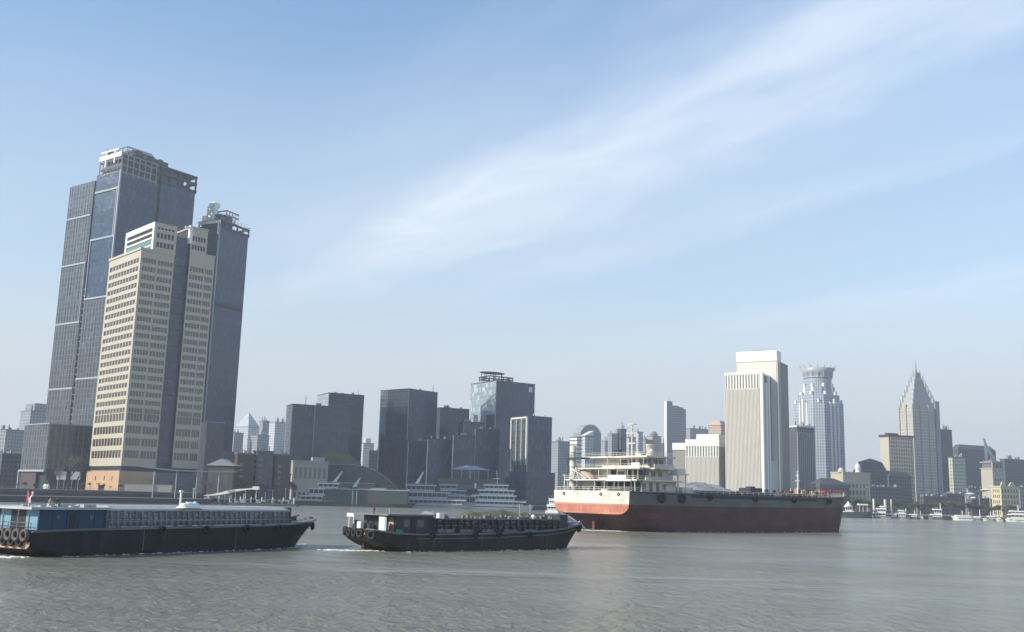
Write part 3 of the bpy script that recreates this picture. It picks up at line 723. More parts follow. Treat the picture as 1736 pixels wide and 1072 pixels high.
lows = [(395, 430, 770, 720, 'brownb'), (428, 462, 766, 730, 'f_dark'), (460, 492, 772, 735, 'brownb')]
for k, (a, b, tp, Y, m) in enumerate(lows):
    s, t, H = far_box(a, a+6, b, 800, tp, Y, 20, Mt[m], 'low_building',
        ['low brown building just right of the second glass skyscraper', 'low dark building in the middle between brown ones', 'low brown building left of the dark glass pair'][k], seed=k)
    windows(t, [('R', 2+i*5, 2+j*4.2, 2.4, 2.2, 0) for j in range(max(1, int((H-3)/4.2))) for i in range(max(1, int((s.w-4)/5)))], Mt['win'], 30)
# sloping hillock-like roof: brown terrace building in front
s, t, H = far_box(398, 404, 492, 820, 803, 745, 14, Mt['brownb'], 'terminal_shed', 'long flat brown shed on the bank behind the big barge', 'shed', roof=False)
windows(t, [('R', 3+i*7, 1.2, 4, 2.4, 0) for i in range(int(s.w/7)-1)], Mt['win'])

# ---------------------------------------------------------------- far left hazy blocks
far_box(-25, 6, 44, 770, 729, 1150, 25, Mt['f_grey'], 'apartment_block', 'hazy grey block at the left edge of the picture', seed=4)
s, t, H = far_box(33, 50, 92, 720, 697, 1300, 25, Mt['f_grey'], 'apartment_block', 'hazy stepped block just left of the tallest skyscraper', seed=5)
MB().box(s.w*.16, s.w*.9, 2, s.d, H, s.z(683)).build('upper_storeys', Mt['f_grey'], t)
far_box(-20, 2, 36, 790, 770, 860, 20, Mt['f_dark'], 'low_building', 'low dark building at the left edge below the hazy blocks', seed=6)

# ---------------------------------------------------------------- centre glass group
def glass_tower(spec, top, mat, matL, label, trim=True, seed=0, name='glass_office', inset=None, Hr=None, group=None):
    s = Site(*spec); H = s.z(top); t = s.thing(name, label, 'office building', group)
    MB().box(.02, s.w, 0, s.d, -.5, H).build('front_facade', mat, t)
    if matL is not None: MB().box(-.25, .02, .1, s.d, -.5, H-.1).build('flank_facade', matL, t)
    MB().box(-.3, s.w+.1, -.1, s.d+.1, H, H+.8).build('parapet', Mt['steelD'], t)
    if trim: MB().box(-.5, .15, -.35, .0, 0, H).build('corner_trim', Mt['frame'], t)
    mb = MB(); rooftop(mb, s.w*.15, s.w*.9, s.d*.2, s.d*.9, H+.8, 4, seed, 3); mb.build('roof_plant', Mt['steel'], t)
    return s, t, H
GG = 'dark glass offices behind the moored yachts'
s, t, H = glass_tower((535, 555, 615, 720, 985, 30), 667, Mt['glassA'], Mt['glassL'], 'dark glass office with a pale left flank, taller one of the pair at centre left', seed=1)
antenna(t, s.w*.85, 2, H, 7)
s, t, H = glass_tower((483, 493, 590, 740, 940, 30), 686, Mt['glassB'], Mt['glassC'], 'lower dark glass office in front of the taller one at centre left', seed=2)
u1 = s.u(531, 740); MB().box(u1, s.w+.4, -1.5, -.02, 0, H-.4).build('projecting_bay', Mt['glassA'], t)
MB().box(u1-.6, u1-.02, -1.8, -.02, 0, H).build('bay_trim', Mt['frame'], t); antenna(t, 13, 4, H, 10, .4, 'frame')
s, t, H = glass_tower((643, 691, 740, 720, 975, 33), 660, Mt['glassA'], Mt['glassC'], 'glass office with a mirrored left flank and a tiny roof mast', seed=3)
antenna(t, s.w*.88, 2, H, 8, .5, 'frame')
MB().box(-.9, -.3, 2, s.d*.94, 0, s.z(688, 665)).build('lower_glazing', Mt['glassB'], t)
glass_tower((740, 745, 795, 720, 1010, 30), 692, Mt['glassA'], None, 'medium glass office between the mirrored one and the tall one with a roof deck', seed=4)
glass_tower((776, 786, 822, 740, 960, 30), 716, Mt['glassB'], None, 'small dark glass office with a stepped top in front of the tall one', seed=14)
glass_tower((686, 692, 730, 760, 900, 30), 748, Mt['glassB'], None, 'lowest dark glass block left of three glazed bays', seed=5)
for k, (a, b, c, tp, Y) in enumerate(((723, 725, 766, 745, 880), (766, 768, 805, 738, 875), (803, 805, 846, 728, 885))):
    s, t, H = glass_tower((a, b, c, 765, Y, 22), tp, Mt['glassA'], None, ['low glazed bay, leftmost and lowest of three in a stepped row', 'low glazed bay in the middle of three in a stepped row', 'low glazed bay, rightmost and highest of three in a stepped row'][k], seed=6+k, name='glass_bay', group='stepped row of low glazed bays')
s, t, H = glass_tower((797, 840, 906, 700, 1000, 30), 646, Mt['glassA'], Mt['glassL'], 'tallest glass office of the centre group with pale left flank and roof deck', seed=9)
MB().box(-.9, -.25, 1, s.d*.32, 0, s.z(702)).build('grey_panel', Mt['glassB'], t)
z0 = H+.8
m = frame_cage(-2, s.w*.55, s.d*.2, s.d*.6, [z0+2.5, z0+5], 5, 3, .5); m.build('roof_frame', Mt['steelD'], t)
m = MB().prism([(s.w*.12+math.cos(a)*1.3*11, s.d*.35+math.sin(a)*8) for a in [i*math.pi/7 for i in range(14)]], z0+8.6, z0+9.4); 
for a in range(0, 14, 2): m.tube((s.w*.12+math.cos(a*math.pi/7)*12, s.d*.35+math.sin(a*math.pi/7)*7, z0), (s.w*.12+math.cos(a*math.pi/7)*12, s.d*.35+math.sin(a*math.pi/7)*7, z0+8.6), .35, 5)
m.build('roof_deck', Mt['steelD'], t)
MB().box(s.w*.84, s.w*.93, -.2, 0, H-8, H-3).build('wall_sign', Mt['white'], t)
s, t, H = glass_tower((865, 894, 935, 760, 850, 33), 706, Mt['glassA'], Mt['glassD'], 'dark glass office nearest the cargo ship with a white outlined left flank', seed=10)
zf = s.z(788)
m = MB(); n0 = -.9
m.box(n0, -.25, .5, 1.6, zf, H-.2).box(n0, -.25, s.d-2, s.d-.8, zf+14, H-.2).box(n0, -.25, .5, s.d-.8, H-1.5, H-.2)
m.build('white_outline', Mt['white'], t)
MB().box(n0, -.25, s.d*.3, s.d*.36, zf, H-2).box(n0, -.25, s.d*.6, s.d*.66, zf, H-2).build('fin', Mt['steel'], t)
MB().box(-3, s.w+2, -3, s.d+2, -.3, s.z(800)).build('podium', Mt['glassB'], t)
far_box(846, 852, 868, 760, 733, 1040, 25, Mt['f_grey'], 'apartment_block', 'narrow hazy block glimpsed between two glass offices', seed=11, roof=False)
# white waterfront building with windows
s = Site(489, 496, 556, 800, 850, 12); t = s.thing('white_terminal', 'small white waterfront building with dark square windows behind the river yacht', 'building')
H = s.z(782); rows = [(1.5, 6), (H*.55, H*.85)]
sp_ = spans(1, s.w-1, 7, .15, .75)
MB().box(.5, s.w-.5, .5, s.d+8, -.3, H-.3).build('interior', Mt['slot'], t)
mb = MB(); wall_grid(mb, 'R', 0, s.w, 0, H, rows, sp_, .5, -.5); mb.box(0, .5, .5, s.d+8, 0, H); mb.build('wall', Mt['conc'], t)
MB().box(-.5, s.w+.5, -.6, s.d+8.5, H, H+.9).box(s.w*.55, s.w*.9, 1, 8, H+.9, H+4).build('roof', Mt['frame'], t)
windows(t, [('R', p, a, q_-p, b-a, -.5) for a, b in rows for p, q_ in sp_], Mt['win'])
# arched hall
def arch_hall(px0, px1, pyb, pyt, Y, depth):
    a = at_y(px0, pyb, Y); b = at_y(px1, pyb, Y); L = b.x-a.x; Ht = at_y((px0+px1)/2, pyt, Y).z-GZ
    t = thing('arched_hall', 'dark arched glass hall with a pale curved edge behind the first yacht', 'hall', (a.x, Y, GZ))
    n = 24; arc = []
    for i in range(n+1):
        x = i/n; arc.append((L*x, Ht*(1-max(0, (x-.35)/.65)**2.2)*(1 if x > .06 else x/.06)))
    mb = MB(); vs = [(x, 0, z) for x, z in arc]+[(x, 0, -.3) for x, z in arc]
    m = n+1; fs = [(m+i, m+i+1, i+1, i) for i in range(n)]
    mb.add(vs, fs); vs2 = [(x, 0, z) for x, z in arc]+[(x, depth, z) for x, z in arc]
    mb.add(vs2, [(i, i+1, m+i+1, m+i) for i in range(n)]); mb.build('glazing', curtain('teal_hall_glass', (.020, .042, .045), (.03, .058, .06), (.06, .085, .085), 3, 3.4, .15, .16, 1.5), t)
    mb = MB()
    for (x, z), (x2, z2) in zip(arc, arc[1:]): mb.tube((x, -.6, z), (x2, -.6, z2), .45, 6)
    mb.build('edge_beam', Mt['steel'], t)
    mb = MB()
    for i in range(2, n, 2): mb.box(arc[i][0]-.15, arc[i][0]+.15, -.3, 0, 0, arc[i][1]-.2)
    for k in (.35, .65): mb.box(L*.06, L*(.97-.3*k), -.25, -.02, Ht*k, Ht*k+.6)
    mb.build('mullion', Mt['steelD'], t)
arch_hall(540, 692, 826, 789, 905, 50)
P = at_y(610, 818, 880); t = thing('garden_terrace', 'stepped waterfront terrace with planted pale edged levels before the arched hall', 'terrace', (P.x, 872, GZ)); k = 880/1700
for i, (xa, xb, h) in enumerate(((-62, 58, 5.5), (-50, 44, 10.5), (-40, 22, 15.0))):
    MB().box(xa*k, xb*k, i*9, i*9+9, -.2, h).build('level', Mt['concD'], t); MB().box(xa*k-.5, xb*k+.5, i*9-.6, i*9+.1, h-.3, h+.5).build('edge', Mt['frame'], t)
    MB().box(xa*k+1, xb*k-1, i*9+.6, i*9+2.2, h, h+1.2).build('planter', Mt['turf'], t)
# green mound roof
P = at_y(566, 782, 925)
t = thing('turf_mound', 'small grassy green mound in front of the dark glass pair', 'mound', (P.x, P.y, P.z-1))
hh = at_y(566, 768, 925).z-P.z+1
m = MB(); m.lathe([(30*math.cos(a), hh*math.sin(a)) for a in [i*math.pi/2/8*.96 for i in range(9)]], (0, 0), 24, z=0)
o = m.build('turf', Mt['turf'], t); o.scale = (.72, .3, 1); MB().box(-22, 22, -8, 20, -(P.z-GZ), 1).build('retaining_block', Mt['concD'], t)
# pavilion with pyramid canopy
P = at_y(797, 812, 860); t = thing('riverside_pavilion', 'open pavilion with a low pale pyramid roof above the moored yachts', 'pavilion', (P.x, P.y, P.z))
k = 860/1700
m = MB(); m.add([(-33*k, -7, 7.5), (33*k, -7, 7.5), (33*k, 9, 7.5), (-33*k, 9, 7.5), (-4, 1, 11), (4, 1, 11)], [(0, 1, 5, 4), (1, 2, 5), (2, 3, 4, 5), (3, 0, 4), (3, 2, 1, 0)]); m.build('roof', Mt['frame'], t)
for x in (-30, -14, -1, 1, 14, 30): MB().tube((x*k, -6, -8), (x*k, -6, 7.5), .3, 6).build('column', Mt['frame'], t)
MB().box(-52*k, 45*k, -9, 10, -3, -.3).box(-48*k, 40*k, -7, 10, -9, -3).build('terrace', Mt['concD'], t)
MB().box(-52*k, 52*k, -9.6, -9, -1.6, -.2).build('hedge', Mt['turf'], t)
# ---------------------------------------------------------------- distant centre-left
s, t, H = far_box(398, 420, 440, 740, 724, 1900, 40, Mt['f_white'], 'hotel', 'hazy white block with a pointed pyramid top behind the glass towers', roof=False)
m = MB(); ap = s.z(697); m.add([(0, 0, H+1), (s.w, 0, H+1), (s.w, s.d, H+1), (0, s.d, H+1), (s.w/2, s.d/2, ap)], [(0, 1, 4), (1, 2, 4), (2, 3, 4), (3, 0, 4)]); m.build('pyramid_roof', Mt['f_white'], t)
far_box(438, 444, 455, 740, 714, 1700, 25, Mt['f_grey'], 'apartment_block', 'thin hazy grey tower right of the pyramid topped block', seed=21)
far_box(455, 465, 484, 740, 716, 1600, 25, Mt['f_white'], 'apartment_block', 'hazy pale block touching the left of the dark glass pair', seed=22)
far_box(424, 436, 456, 750, 738, 1500, 25, Mt['f_grey'], 'apartment_block', 'hazy lower block in front of the thin grey tower', seed=29)
far_box(386, 396, 412, 750, 734, 1500, 25, Mt['f_grey'], 'apartment_block', 'hazy low block below and left of the pyramid top', seed=23)
s, t, H = far_box(613, 616, 634, 755, 752, 1500, 25, Mt['f_white'], 'apartment_block', 'tiny white hazy block in the gap right of the dark glass pair', seed=24)
MB().box(s.w*.2, s.w*.7, 1, s.d, H+1, s.z(743)).build('upper_storeys', Mt['white'], t)
far_box(620, 626, 648, 770, 765, 1200, 25, Mt['f_dark'], 'low_building', 'low grey building at the foot of the gap between the glass groups', seed=25)
# ---------------------------------------------------------------- distant centre, behind the ship
s, t, H = far_box(935, 946, 969, 770, 749, 1500, 30, Mt['f_grey'], 'apartment_block', 'hazy grey block between the outlined glass office and the cargo ship', seed=31)
s = Site(972, 984, 1019, 750, 1600, 25); t = s.thing('arched_office', 'hazy grey glass office with a rounded top left of the ship mast', 'office building')
H = s.z(733); MB().box(0, s.w, 0, s.d, -.5, H).build('wall', Mt['f_grey'], t)
m = MB(); n = 12; ar = [(s.w*i/n, H+(s.z(719)-H)*(1-abs(2*i/n-1)**2.6)) for i in range(n+1)]
m.add([(x, 0, z) for x, z in ar]+[(x, s.d, z) for x, z in ar], [tuple(range(n, -1, -1)), tuple(range(n+1, 2*n+2))]+[(i, i+1, n+2+i, n+1+i) for i in range(n)]); m.build('vaulted_roof', Mt['steel'], t)
s, t, H = far_box(984, 992, 1006, 750, 740, 1350, 25, Mt['f_white'], 'glass_hotel', 'pale glass block with a slanted white roof behind the ship stern', 'hotel', roof=False)
m = MB(); m.add([(-1, -1, H+1), (s.w, -1, H+1), (s.w, s.d, H+1), (-1, s.d, H+1), (s.w, -1, H+8), (s.w, s.d, H+8)], [(0, 1, 4), (3, 5, 2), (0, 4, 5, 3), (1, 2, 5, 4), (0, 3, 2, 1)]); m.build('slanted_roof', Mt['white'], t)
s, t, H = far_box(966, 978, 986, 760, 742, 1200, 35, Mt['white'], 'balcony_tower', 'cream stack of balconies rising behind the left of the ship stern', 'apartment block', roof=False)
for k in range(int(H/5)): MB().box(-.6, s.w+.6, -.6, s.d+.6, H-4-k*5, H-3-k*5).build('balcony', Mt['concD'], t)
dist = [(1030, 1037, 1048, 736, 'f_grey', 'hazy low block left of the ship mast'), (1046, 1052, 1062, 728, 'f_dark', 'thin hazy dark spire block just left of the ship mast'),
 (1058, 1066, 1078, 742, 'f_white', 'hazy pale block right behind the ship mast'), (1074, 1082, 1090, 733, 'f_white', 'hazy white block right of the ship mast'),
 (1086, 1094, 1106, 746, 'f_grey', 'hazy grey block above the ship bridge roof'), (1097, 1106, 1121, 740, 'f_pink', 'hazy pinkish block left of the slim blue tower'),
 (1020, 1026, 1034, 748, 'f_grey', 'hazy small block beside the rounded top office'), (1115, 1124, 1142, 752, 'f_dark', 'hazy dark block at the foot of the slim blue tower'),
 (1160, 1170, 1203, 727, 'f_grey', 'hazy flat topped block above the white slab building')]
for k, (a, b, c, tp, m, lb) in enumerate(dist):
    s, t, H = far_box(a, b, c, 760, tp, 1500+60*k, 30, Mt[m], 'apartment_block', lb, seed=40+k)
    if k == 1: antenna(t, s.w*.4, 3, H, 14, .8)
    if k == 5: MB().lathe([(s.w*.35*math.cos(a), 9*math.sin(a)) for a in [i*.19 for i in range(8)]], (s.w/2, s.d/2), 14, z=H+1).build('dome', Mt['concD'], t)
s = Site(1127, 1131, 1163, 720, 1650, 25); t = s.thing('slim_tower', 'slim hazy blue tower with a notched top standing alone above the ship', 'skyscraper')
H = s.z(692); MB().box(0, s.w, 0, s.d, -.5, H).build('wall', Mt['f_grey'], t)
MB().box(0, s.w*.28, 0, s.d, H, s.z(680)).box(s.w*.28, s.w*.62, 0, s.d, H, s.z(687)).box(s.w*.62, s.w*.86, 0, s.d*.8, H, H+3).build('upper_storeys', Mt['f_grey'], t)
MB().box(-.8, 0, 0, s.d, 0, s.z(680)).build('white_fin', Mt['white'], t)
antenna(t, s.w*.14, 3, s.z(680), 9, .5)
s, t, H = far_box(1201, 1222, 1234, 730, 722, 1500, 30, Mt['f_pink'], 'peach_building', 'peach building with a tapered roof between the white slab and the white tower', roof=False)
m = MB().prism([(0, 0), (s.w, 0), (s.w, s.d), (0, s.d)], H+1, s.z(713), top=[(s.w*.2, s.d*.2), (s.w*.8, s.d*.2), (s.w*.8, s.d*.8), (s.w*.2, s.d*.8)]); m.build('tapered_roof', Mt['peach'], t)

# ---------------------------------------------------------------- white slab building and white tower (ribbed concrete)
def ribbed(t, face, u0, u1, z0, z1, fin0, mat, nf=30, n=0.0):
    """vertical ribs over recessed glazing, deep fins at the top"""
    mb = MB(); p = (u1-u0)/nf
    for i in range(nf+1): fb(mb, face, u0+i*p-.5 if i else u0, u0+i*p+.5, z0, fin0, n, n+1.0)
    mb.build('rib', mat, t)
    mb = MB(); nn = 12; p = (u1-u0)/nn
    for i in range(nn+1): fb(mb, face, max(u0, u0+i*p-p*.24), min(u1, u0+i*p+p*.24), fin0, z1, n, n+.9)
    mb.build('top_fins', Mt['whitetop'], t)
    mb = MB(); fb(mb, face, u0, u1, fin0-1.2, fin0, n, n+.9); mb.build('sill_band', mat, t)
YW = 1120
s = Site(1140, 1219, 1231, 780, 1150, 70); t = s.thing('white_slab_block', 'broad low cream block with a white crown left of the white tower', 'office building')
w_, d_ = s.w, s.d; H = s.z(757); Ht = s.z(745)
v1 = s.v(1163)
MB().box(0, w_, 0, v1, -.5, H).box(1.5, w_, v1, d_, -.5, H-4).build('wall', plain('ribbed_grey_stone', (.26, .245, .205), .7, .1, .08, streak=.2), t)
stone = Mt['ribstone'] = plain('rib_stone', (.60, .57, .49), .7, .1, .08, streak=.2)
ribbed(t, 'L', 0, v1, 0, H, s.z(774), stone, 26)
MB().box(-1.2, w_+.4, -.6, v1+.6, H, Ht).build('white_crown', Mt['whitetop'], t)
MB().box(.6, w_, v1+.6, d_+.4, H-4, Ht-4).build('white_crown', Mt['whitetop'], t)
MB().box(2, w_-2, 0.5, s.v(1180), Ht, s.z(736)).build('white_penthouse', Mt['whitetop'], t)
mb = MB()
for i in range(5): mb.box(1.5+i*w_/5, 1.5+i*w_/5+w_/12, -.5, 0, 0, H)
mb.build('side_fin', Mt['conc'], t)
s = Site(1230, 1293, 1311, 700, YW, -60); t = s.thing('white_tower', 'tall white office tower with deep fins below its roof line', 'skyscraper')
w_, d_ = s.w, s.d; H = s.z(631)
MB().box(.0, w_, 3, d_, -.5, H).build('wall', plain('ribbed_light_stone', (.27, .255, .215), .7, .08, .05, streak=.2), t)
ribbed(t, 'L', 3, d_, 0, H-2.4, s.z(658), stone, 26)
MB().box(-1.1, w_+.3, 2.4, d_+.4, H-2.4, H+.6).build('roof_band', Mt['whitetop'], t)
mb = MB()
for i, (f, hh) in enumerate(((0.0, 1.0), (.3, .93), (.55, .99), (.82, .36))): mb.box(w_*f-.4, w_*f+w_*.12, -.6, 3, 0, H*hh)
mb.build('side_fin', Mt['whitetop'], t)
MB().box(w_*.05, w_, 1.5, 3, 0, H*.99).build('side_glazing', Mt['glassB'], t)
# taller slab behind
s2 = Site(1249, 1316, 1336, 640, YW+32, -60)
ox = Vector((s2.C.x-s.C.x, s2.C.y-s.C.y)); lx = ox.x*s.c+ox.y*s.s; ly = -ox.x*s.s+ox.y*s.c
H2 = s2.z(594); H2b = s2.z(617, u=s2.w*.7)
lx = max(lx, 0)
mb = MB().box(lx+1, lx+s2.w*.35, ly, ly+s2.d, -.5, H2-12); mb.build('rear_slab', Mt['ribstone'], t)
MB().box(lx, lx+s2.w*.36, ly-1, ly+s2.d+.4, H2-12, H2).build('white_crown', Mt['whitetop'], t)
MB().box(lx+s2.w*.36, lx+s2.w, ly, ly+s2.d*.7, -.5, H2b).build('rear_wing', Mt['concD'], t)
MB().box(lx-.4, lx+s2.w*.08, ly-1.5, ly-1.0, 0, H2-12).build('edge_fin', Mt['whitetop'], t)
mb = MB()
for i in range(7): mb.box(lx+s2.w*(.2+i*.115), lx+s2.w*(.2+i*.115)+1.2, ly-.8, ly-.01, 0, (H2-13) if i < 2 else H2b-3)
mb.build('side_fin', Mt['conc'], t)
mb = MB()
for i in range(9): mb.tube((lx+3, ly+2+i*3, H2), (lx+3, ly+2+i*3, H2+random.uniform(2, 4)), .3, 4)
mb.build('roof_mast', Mt['steel'], t)

# blue grey block behind
s = Site(1337, 1352, 1382, 770, 1260, 40); t = s.thing('blue_grey_block', 'blue grey block right behind the white tower with vertical fins', 'office building')
H = s.z(724); MB().box(0, s.w, 0, s.d, -.5, H).build('wall', Mt['f_dark'], t)
mb = MB(); 
for i in range(9): mb.box(s.w*i/9, s.w*i/9+1.5, -1, 0, 0, H-6)
mb.build('fin', Mt['steel'], t); MB().box(-.5, s.w+.5, -.5, s.d, H, H+2).build('parapet', Mt['white'], t)
mb = MB(); rooftop(mb, 0, s.w, 0, s.d, H+2, 6, 5, 6); mb.build('roof_plant', Mt['steel'], t)

# ---------------------------------------------------------------- crown tower
Yc = 1480; kk = Yc/1700*1.02
cx = at_y(1391, 800, Yc).x
t = thing('crown_tower', 'pale stepped tower topped by a flared lotus shaped crown', 'skyscraper', (cx, Yc, GZ), R(28))
def zc_(py, px=1391): return at_y(px, py, Yc).z-GZ
def octo(r, ch=.38):
    a = r; b = r*(1-ch); return [(a, -b), (a, b), (b, a), (-b, a), (-a, b), (-a, -b), (-b, -a), (b, -a)]
zsh = zc_(686); zt1 = zc_(672); zt2 = zc_(658); zt3 = zc_(641); ztp = zc_(622)
ft = floors('crown_tower_facade', (.36, .40, .45), (.07, .11, .16), 3.6, 4.2, .5, .6)
MB().prism(octo(34*kk), -.5, zsh).build('shaft', ft, t)
MB().prism(octo(29*kk), zsh, zt1).build('tier', ft, t)
MB().prism(octo(23*kk), zt1, zt2).build('tier', ft, t)
mb = MB()
for i in range(8):
    for q0 in (-1, 0, 1):
        a = math.pi/4*i+math.pi/8*q0*.6; r = 34.6*kk if i % 2 == 0 else 32.4*kk*1.12
        x, y = math.cos(a)*r, math.sin(a)*r
        if max(abs(x), abs(y)) > 35*kk: x *= .97; y *= .97
        mb.box(x-1.3, x+1.3, y-1.3, y+1.3, 0, zsh+(6 if q0 == 0 else 1))
mb.build('pilaster', Mt['white'], t)
mb = MB()
for i in range(8):
    a = math.pi/4*i+math.pi/8; 
    for r, zb, ztt in ((29*kk, zsh, zt1+5), (23*kk, zt1, zt2+5)):
        x, y = math.cos(a)*r, math.sin(a)*r; mb.box(x-1.8, x+1.8, y-1.8, y+1.8, zb-8, ztt)
mb.build('corner_pier', Mt['white'], t)
MB().lathe([(22*kk, zt2-2), (22*kk, zt3-2), (23.5*kk, zt3-1), (23.5*kk, zt3)], n=20, smooth=False).build('drum', ft, t)
MB().lathe([(22*kk, zt3), (22.8*kk, zt3+6), (29*kk, ztp-4), (27*kk, ztp-4), (20*kk, zt3+5)], n=20).build('flared_crown', Mt['frame'], t)
mb = MB()
for i in range(16):
    a = 2*math.pi*i/16; c, s_ = math.cos(a), math.sin(a)
    mb.tube((c*22.5*kk, s_*22.5*kk, zt3-1), (c*25*kk, s_*25*kk, ztp-5), 1.0, 4, r2=.9); mb.tube((c*25*kk, s_*25*kk, ztp-5), (c*32*kk, s_*32*kk, ztp+1), .8, 4, r2=.25)
mb.build('crown_spike', Mt['frame'], t)

# ---------------------------------------------------------------- pyramid topped tower
s = Site(1526, 1549, 1590, 740, 1400, 36); t = s.thing('pyramid_tower', 'grey stone tower with a stepped pointed crown and needle spire', 'skyscraper')
w_, d_ = s.w, s.d; H = s.z(690)
fm = floors('pyramid_tower_facade', (.47, .45, .40), (.12, .125, .13), 4, 4.2, .5, .5)
MB().box(0, w_, 0, d_, -.5, H).build('shaft', fm, t)
mb = MB()
for i in range(int(H/24)): mb.box(-.6, w_+.6, -.6, d_+.6, 14+i*24, 15.6+i*24)
mb.build('string_course', Mt['conc'], t)
mb = MB()
for x, y in ((0, 0), (w_, 0), (0, d_), (w_*.33, 0), (w_*.66, 0), (0, d_*.5)): mb.box(x-1.6, x+1.6, y-1.6, y+1.6, 0, H+4)
mb.build('pier', Mt['conc'], t)
tiers = 7; zt_ = s.z(632, u=w_/2, v=d_/2)
for k in range(tiers):
    f0 = .44*(k/tiers)**1.0+.03; f1 = .44*((k+1)/tiers)**1.0+.03; za = H+(zt_-H)*k/tiers; zb_ = H+(zt_-H)*(k+1)/tiers
    MB().prism([(w_*f0, d_*f0), (w_*(1-f0), d_*f0), (w_*(1-f0), d_*(1-f0)), (w_*f0, d_*(1-f0))], za, zb_,
               top=[(w_*(f0*.8+f1*.2), d_*(f0*.8+f1*.2)), (w_*(1-f0*.8-f1*.2), d_*(f0*.8+f1*.2)), (w_*(1-f0*.8-f1*.2), d_*(1-f0*.8-f1*.2)), (w_*(f0*.8+f1*.2), d_*(1-f0*.8-f1*.2))]).build('crown_tier', Mt['frame'] if k % 2 else Mt['conc'], t)
    m = MB(); r = max(1.3, 2.6-.2*k)
    for x, y in ((w_*f0, d_*f0), (w_*(1-f0), d_*f0), (w_*f0, d_*(1-f0))):
        m.lathe([(r, za), (r*1.1, za+5), (r*.7, za+9), (.2, za+12)], (x, y), 8)
    m.build('crown_fin', Mt['frame'], t)
MB().tube((w_/2, d_/2, zt_-3), (w_/2, d_/2, s.z(612, u=w_/2, v=d_/2)), 1.6, 6, r2=.25).build('spire', Mt['steel'], t)
MB().box(w_-4, w_+3.5, -2, 8, -.5, s.z(681, u=w_)).build('side_tower', Mt['f_grey'], t)
mb = MB(); mb.box(4, w_-6, -9, -.7, -.3, s.z(838)); mb.build('gate_block', Mt['concD'], t)
mb = MB()
for x in (6, w_*.4, w_*.58, w_-9): mb.box(x, x+3, -10.5, -9.1, 0, s.z(842))
mb.build('gate_column', Mt['conc'], t)
far_box(1594, 1598, 1615, 760, 729, 1450, 30, Mt['f_dark'], 'apartment_block', 'hazy dark block right of the pyramid topped tower', seed=51)

# cream hotel in front of it
s = Site(1493, 1508, 1549, 780, 1330, 50); t = s.thing('cream_hotel', 'sunlit cream hotel with a dark flat cornice left of the pyramid topped tower', 'hotel')
w_, d_ = s.w, s.d; H = s.z(740)
MB().box(.5, w_, .5, d_-.5, -.3, H).build('glazing_core', Mt['slot'], t)
rows = [(4+i*5, 7+i*5) for i in range(int((H-6)/5))]
mb = MB(); wall_grid(mb, 'L', 0, d_, 0, H, [], [], .5, -.5); mb.build('flank_wall', Mt['beige'], t)
f_h = floors('hotel_facade', (.55, .46, .34), (.10, .085, .07), 4.2, 5, .45, .55)
MB().box(.5, w_, 0, .5, 0, H).build('front_wall', f_h, t)
MB().box(-1.5, w_+1.5, -1.5, d_+1, H, H+2.4).box(3, w_*.5, 4, d_*.6, H+2.4, H+5).build('cornice', Mt['steelD'], t)
MB().box(w_-3, w_+.3, -.4, -.01, 0, H).build('quoin', Mt['beige'], t)
# left bund building with dome, cream
s = Site(1424, 1430, 1476, 830, 1120, 18); t = s.thing('cream_arcade_building', 'cream arcaded building with small white roof turrets just beyond the ship bow', 'building')
w_, d_ = s.w, s.d; H = s.z(802)
rows = [(3, 8), (11, 16), (19, 24), (27, 31)]; rows = [r for r in rows if r[1] < H-1]
sp_ = spans(1.5, w_-1.5, 7, .2, .75)
MB().box(.5, w_-.5, .5, d_+14, -.3, H-.2).build('glazing_core', Mt['slot'], t)
mb = MB(); wall_grid(mb, 'R', 0, w_, 0, H, rows, sp_, .5, -.5); mb.box(0, .5, .5, d_+14, 0, H); mb.build('wall', Mt['beige'], t)
MB().box(-.6, w_+.6, -.8, d_+14, H, H+1.4).build('cornice', Mt['beige'], t)
windows(t, [('R', p, a, q_-p, b-a, -.5) for a, b in rows for p, q_ in sp_], Mt['win'])
for px, tp in ((1431, 793), (1460, 783)):
    u_ = s.u(px); m = MB(); hh = s.z(tp)-H; m.lathe([(3.2, 1), (3.2, hh*.45), (3.6, hh*.5), (2.4, hh*.8), (.3, hh)], (u_, 4), 10, z=H); m.build('turret', Mt['white'], t)
# domed dark hall
def domed(pl, pc, pr, py, wallt, top, Y, th, mat, name, label, seed=0, ribs=True):
    s = Site(pl, pc, pr, py, Y, th); t = s.thing(name, label, 'building'); H = s.z(wallt); zt_ = s.z(top)
    MB().box(0, s.w, 0, max(s.d, s.w*.5), -.5, H).build('wall', mat, t)
    n = 2; w2 = s.w; dd = max(s.d, s.w*.5)
    m = MB(); prev = None
    for k in range(n):
        a0, a1 = math.pi/2*k/n, math.pi/2*(k+1)/n
        f0, f1 = .5-.5*math.cos(a0)*.96, .5-.5*math.cos(a1)*.96
        z0_, z1_ = H+(zt_-H)*math.sin(a0), H+(zt_-H)*math.sin(a1)
        m.prism([(w2*f0, dd*f0), (w2*(1-f0), dd*f0), (w2*(1-f0), dd*(1-f0)), (w2*f0, dd*(1-f0))], z0_, z1_, top=[(w2*f1, dd*f1), (w2*(1-f1), dd*f1), (w2*(1-f1), dd*(1-f1)), (w2*f1, dd*(1-f1))])
    m.build('mansard_roof', Mt['roofg'], t)
    MB().box(-.6, s.w+.6, -.6, .0, H-.8, H+.6).build('cornice', Mt['concD'], t)
    return s, t, H
s, t, H = far_box(1384, 1390, 1440, 835, 822, 1100, 15, Mt['f_dark'], 'hipped_building', 'low dark building with a steep hipped roof behind the ship bow', roof=False)
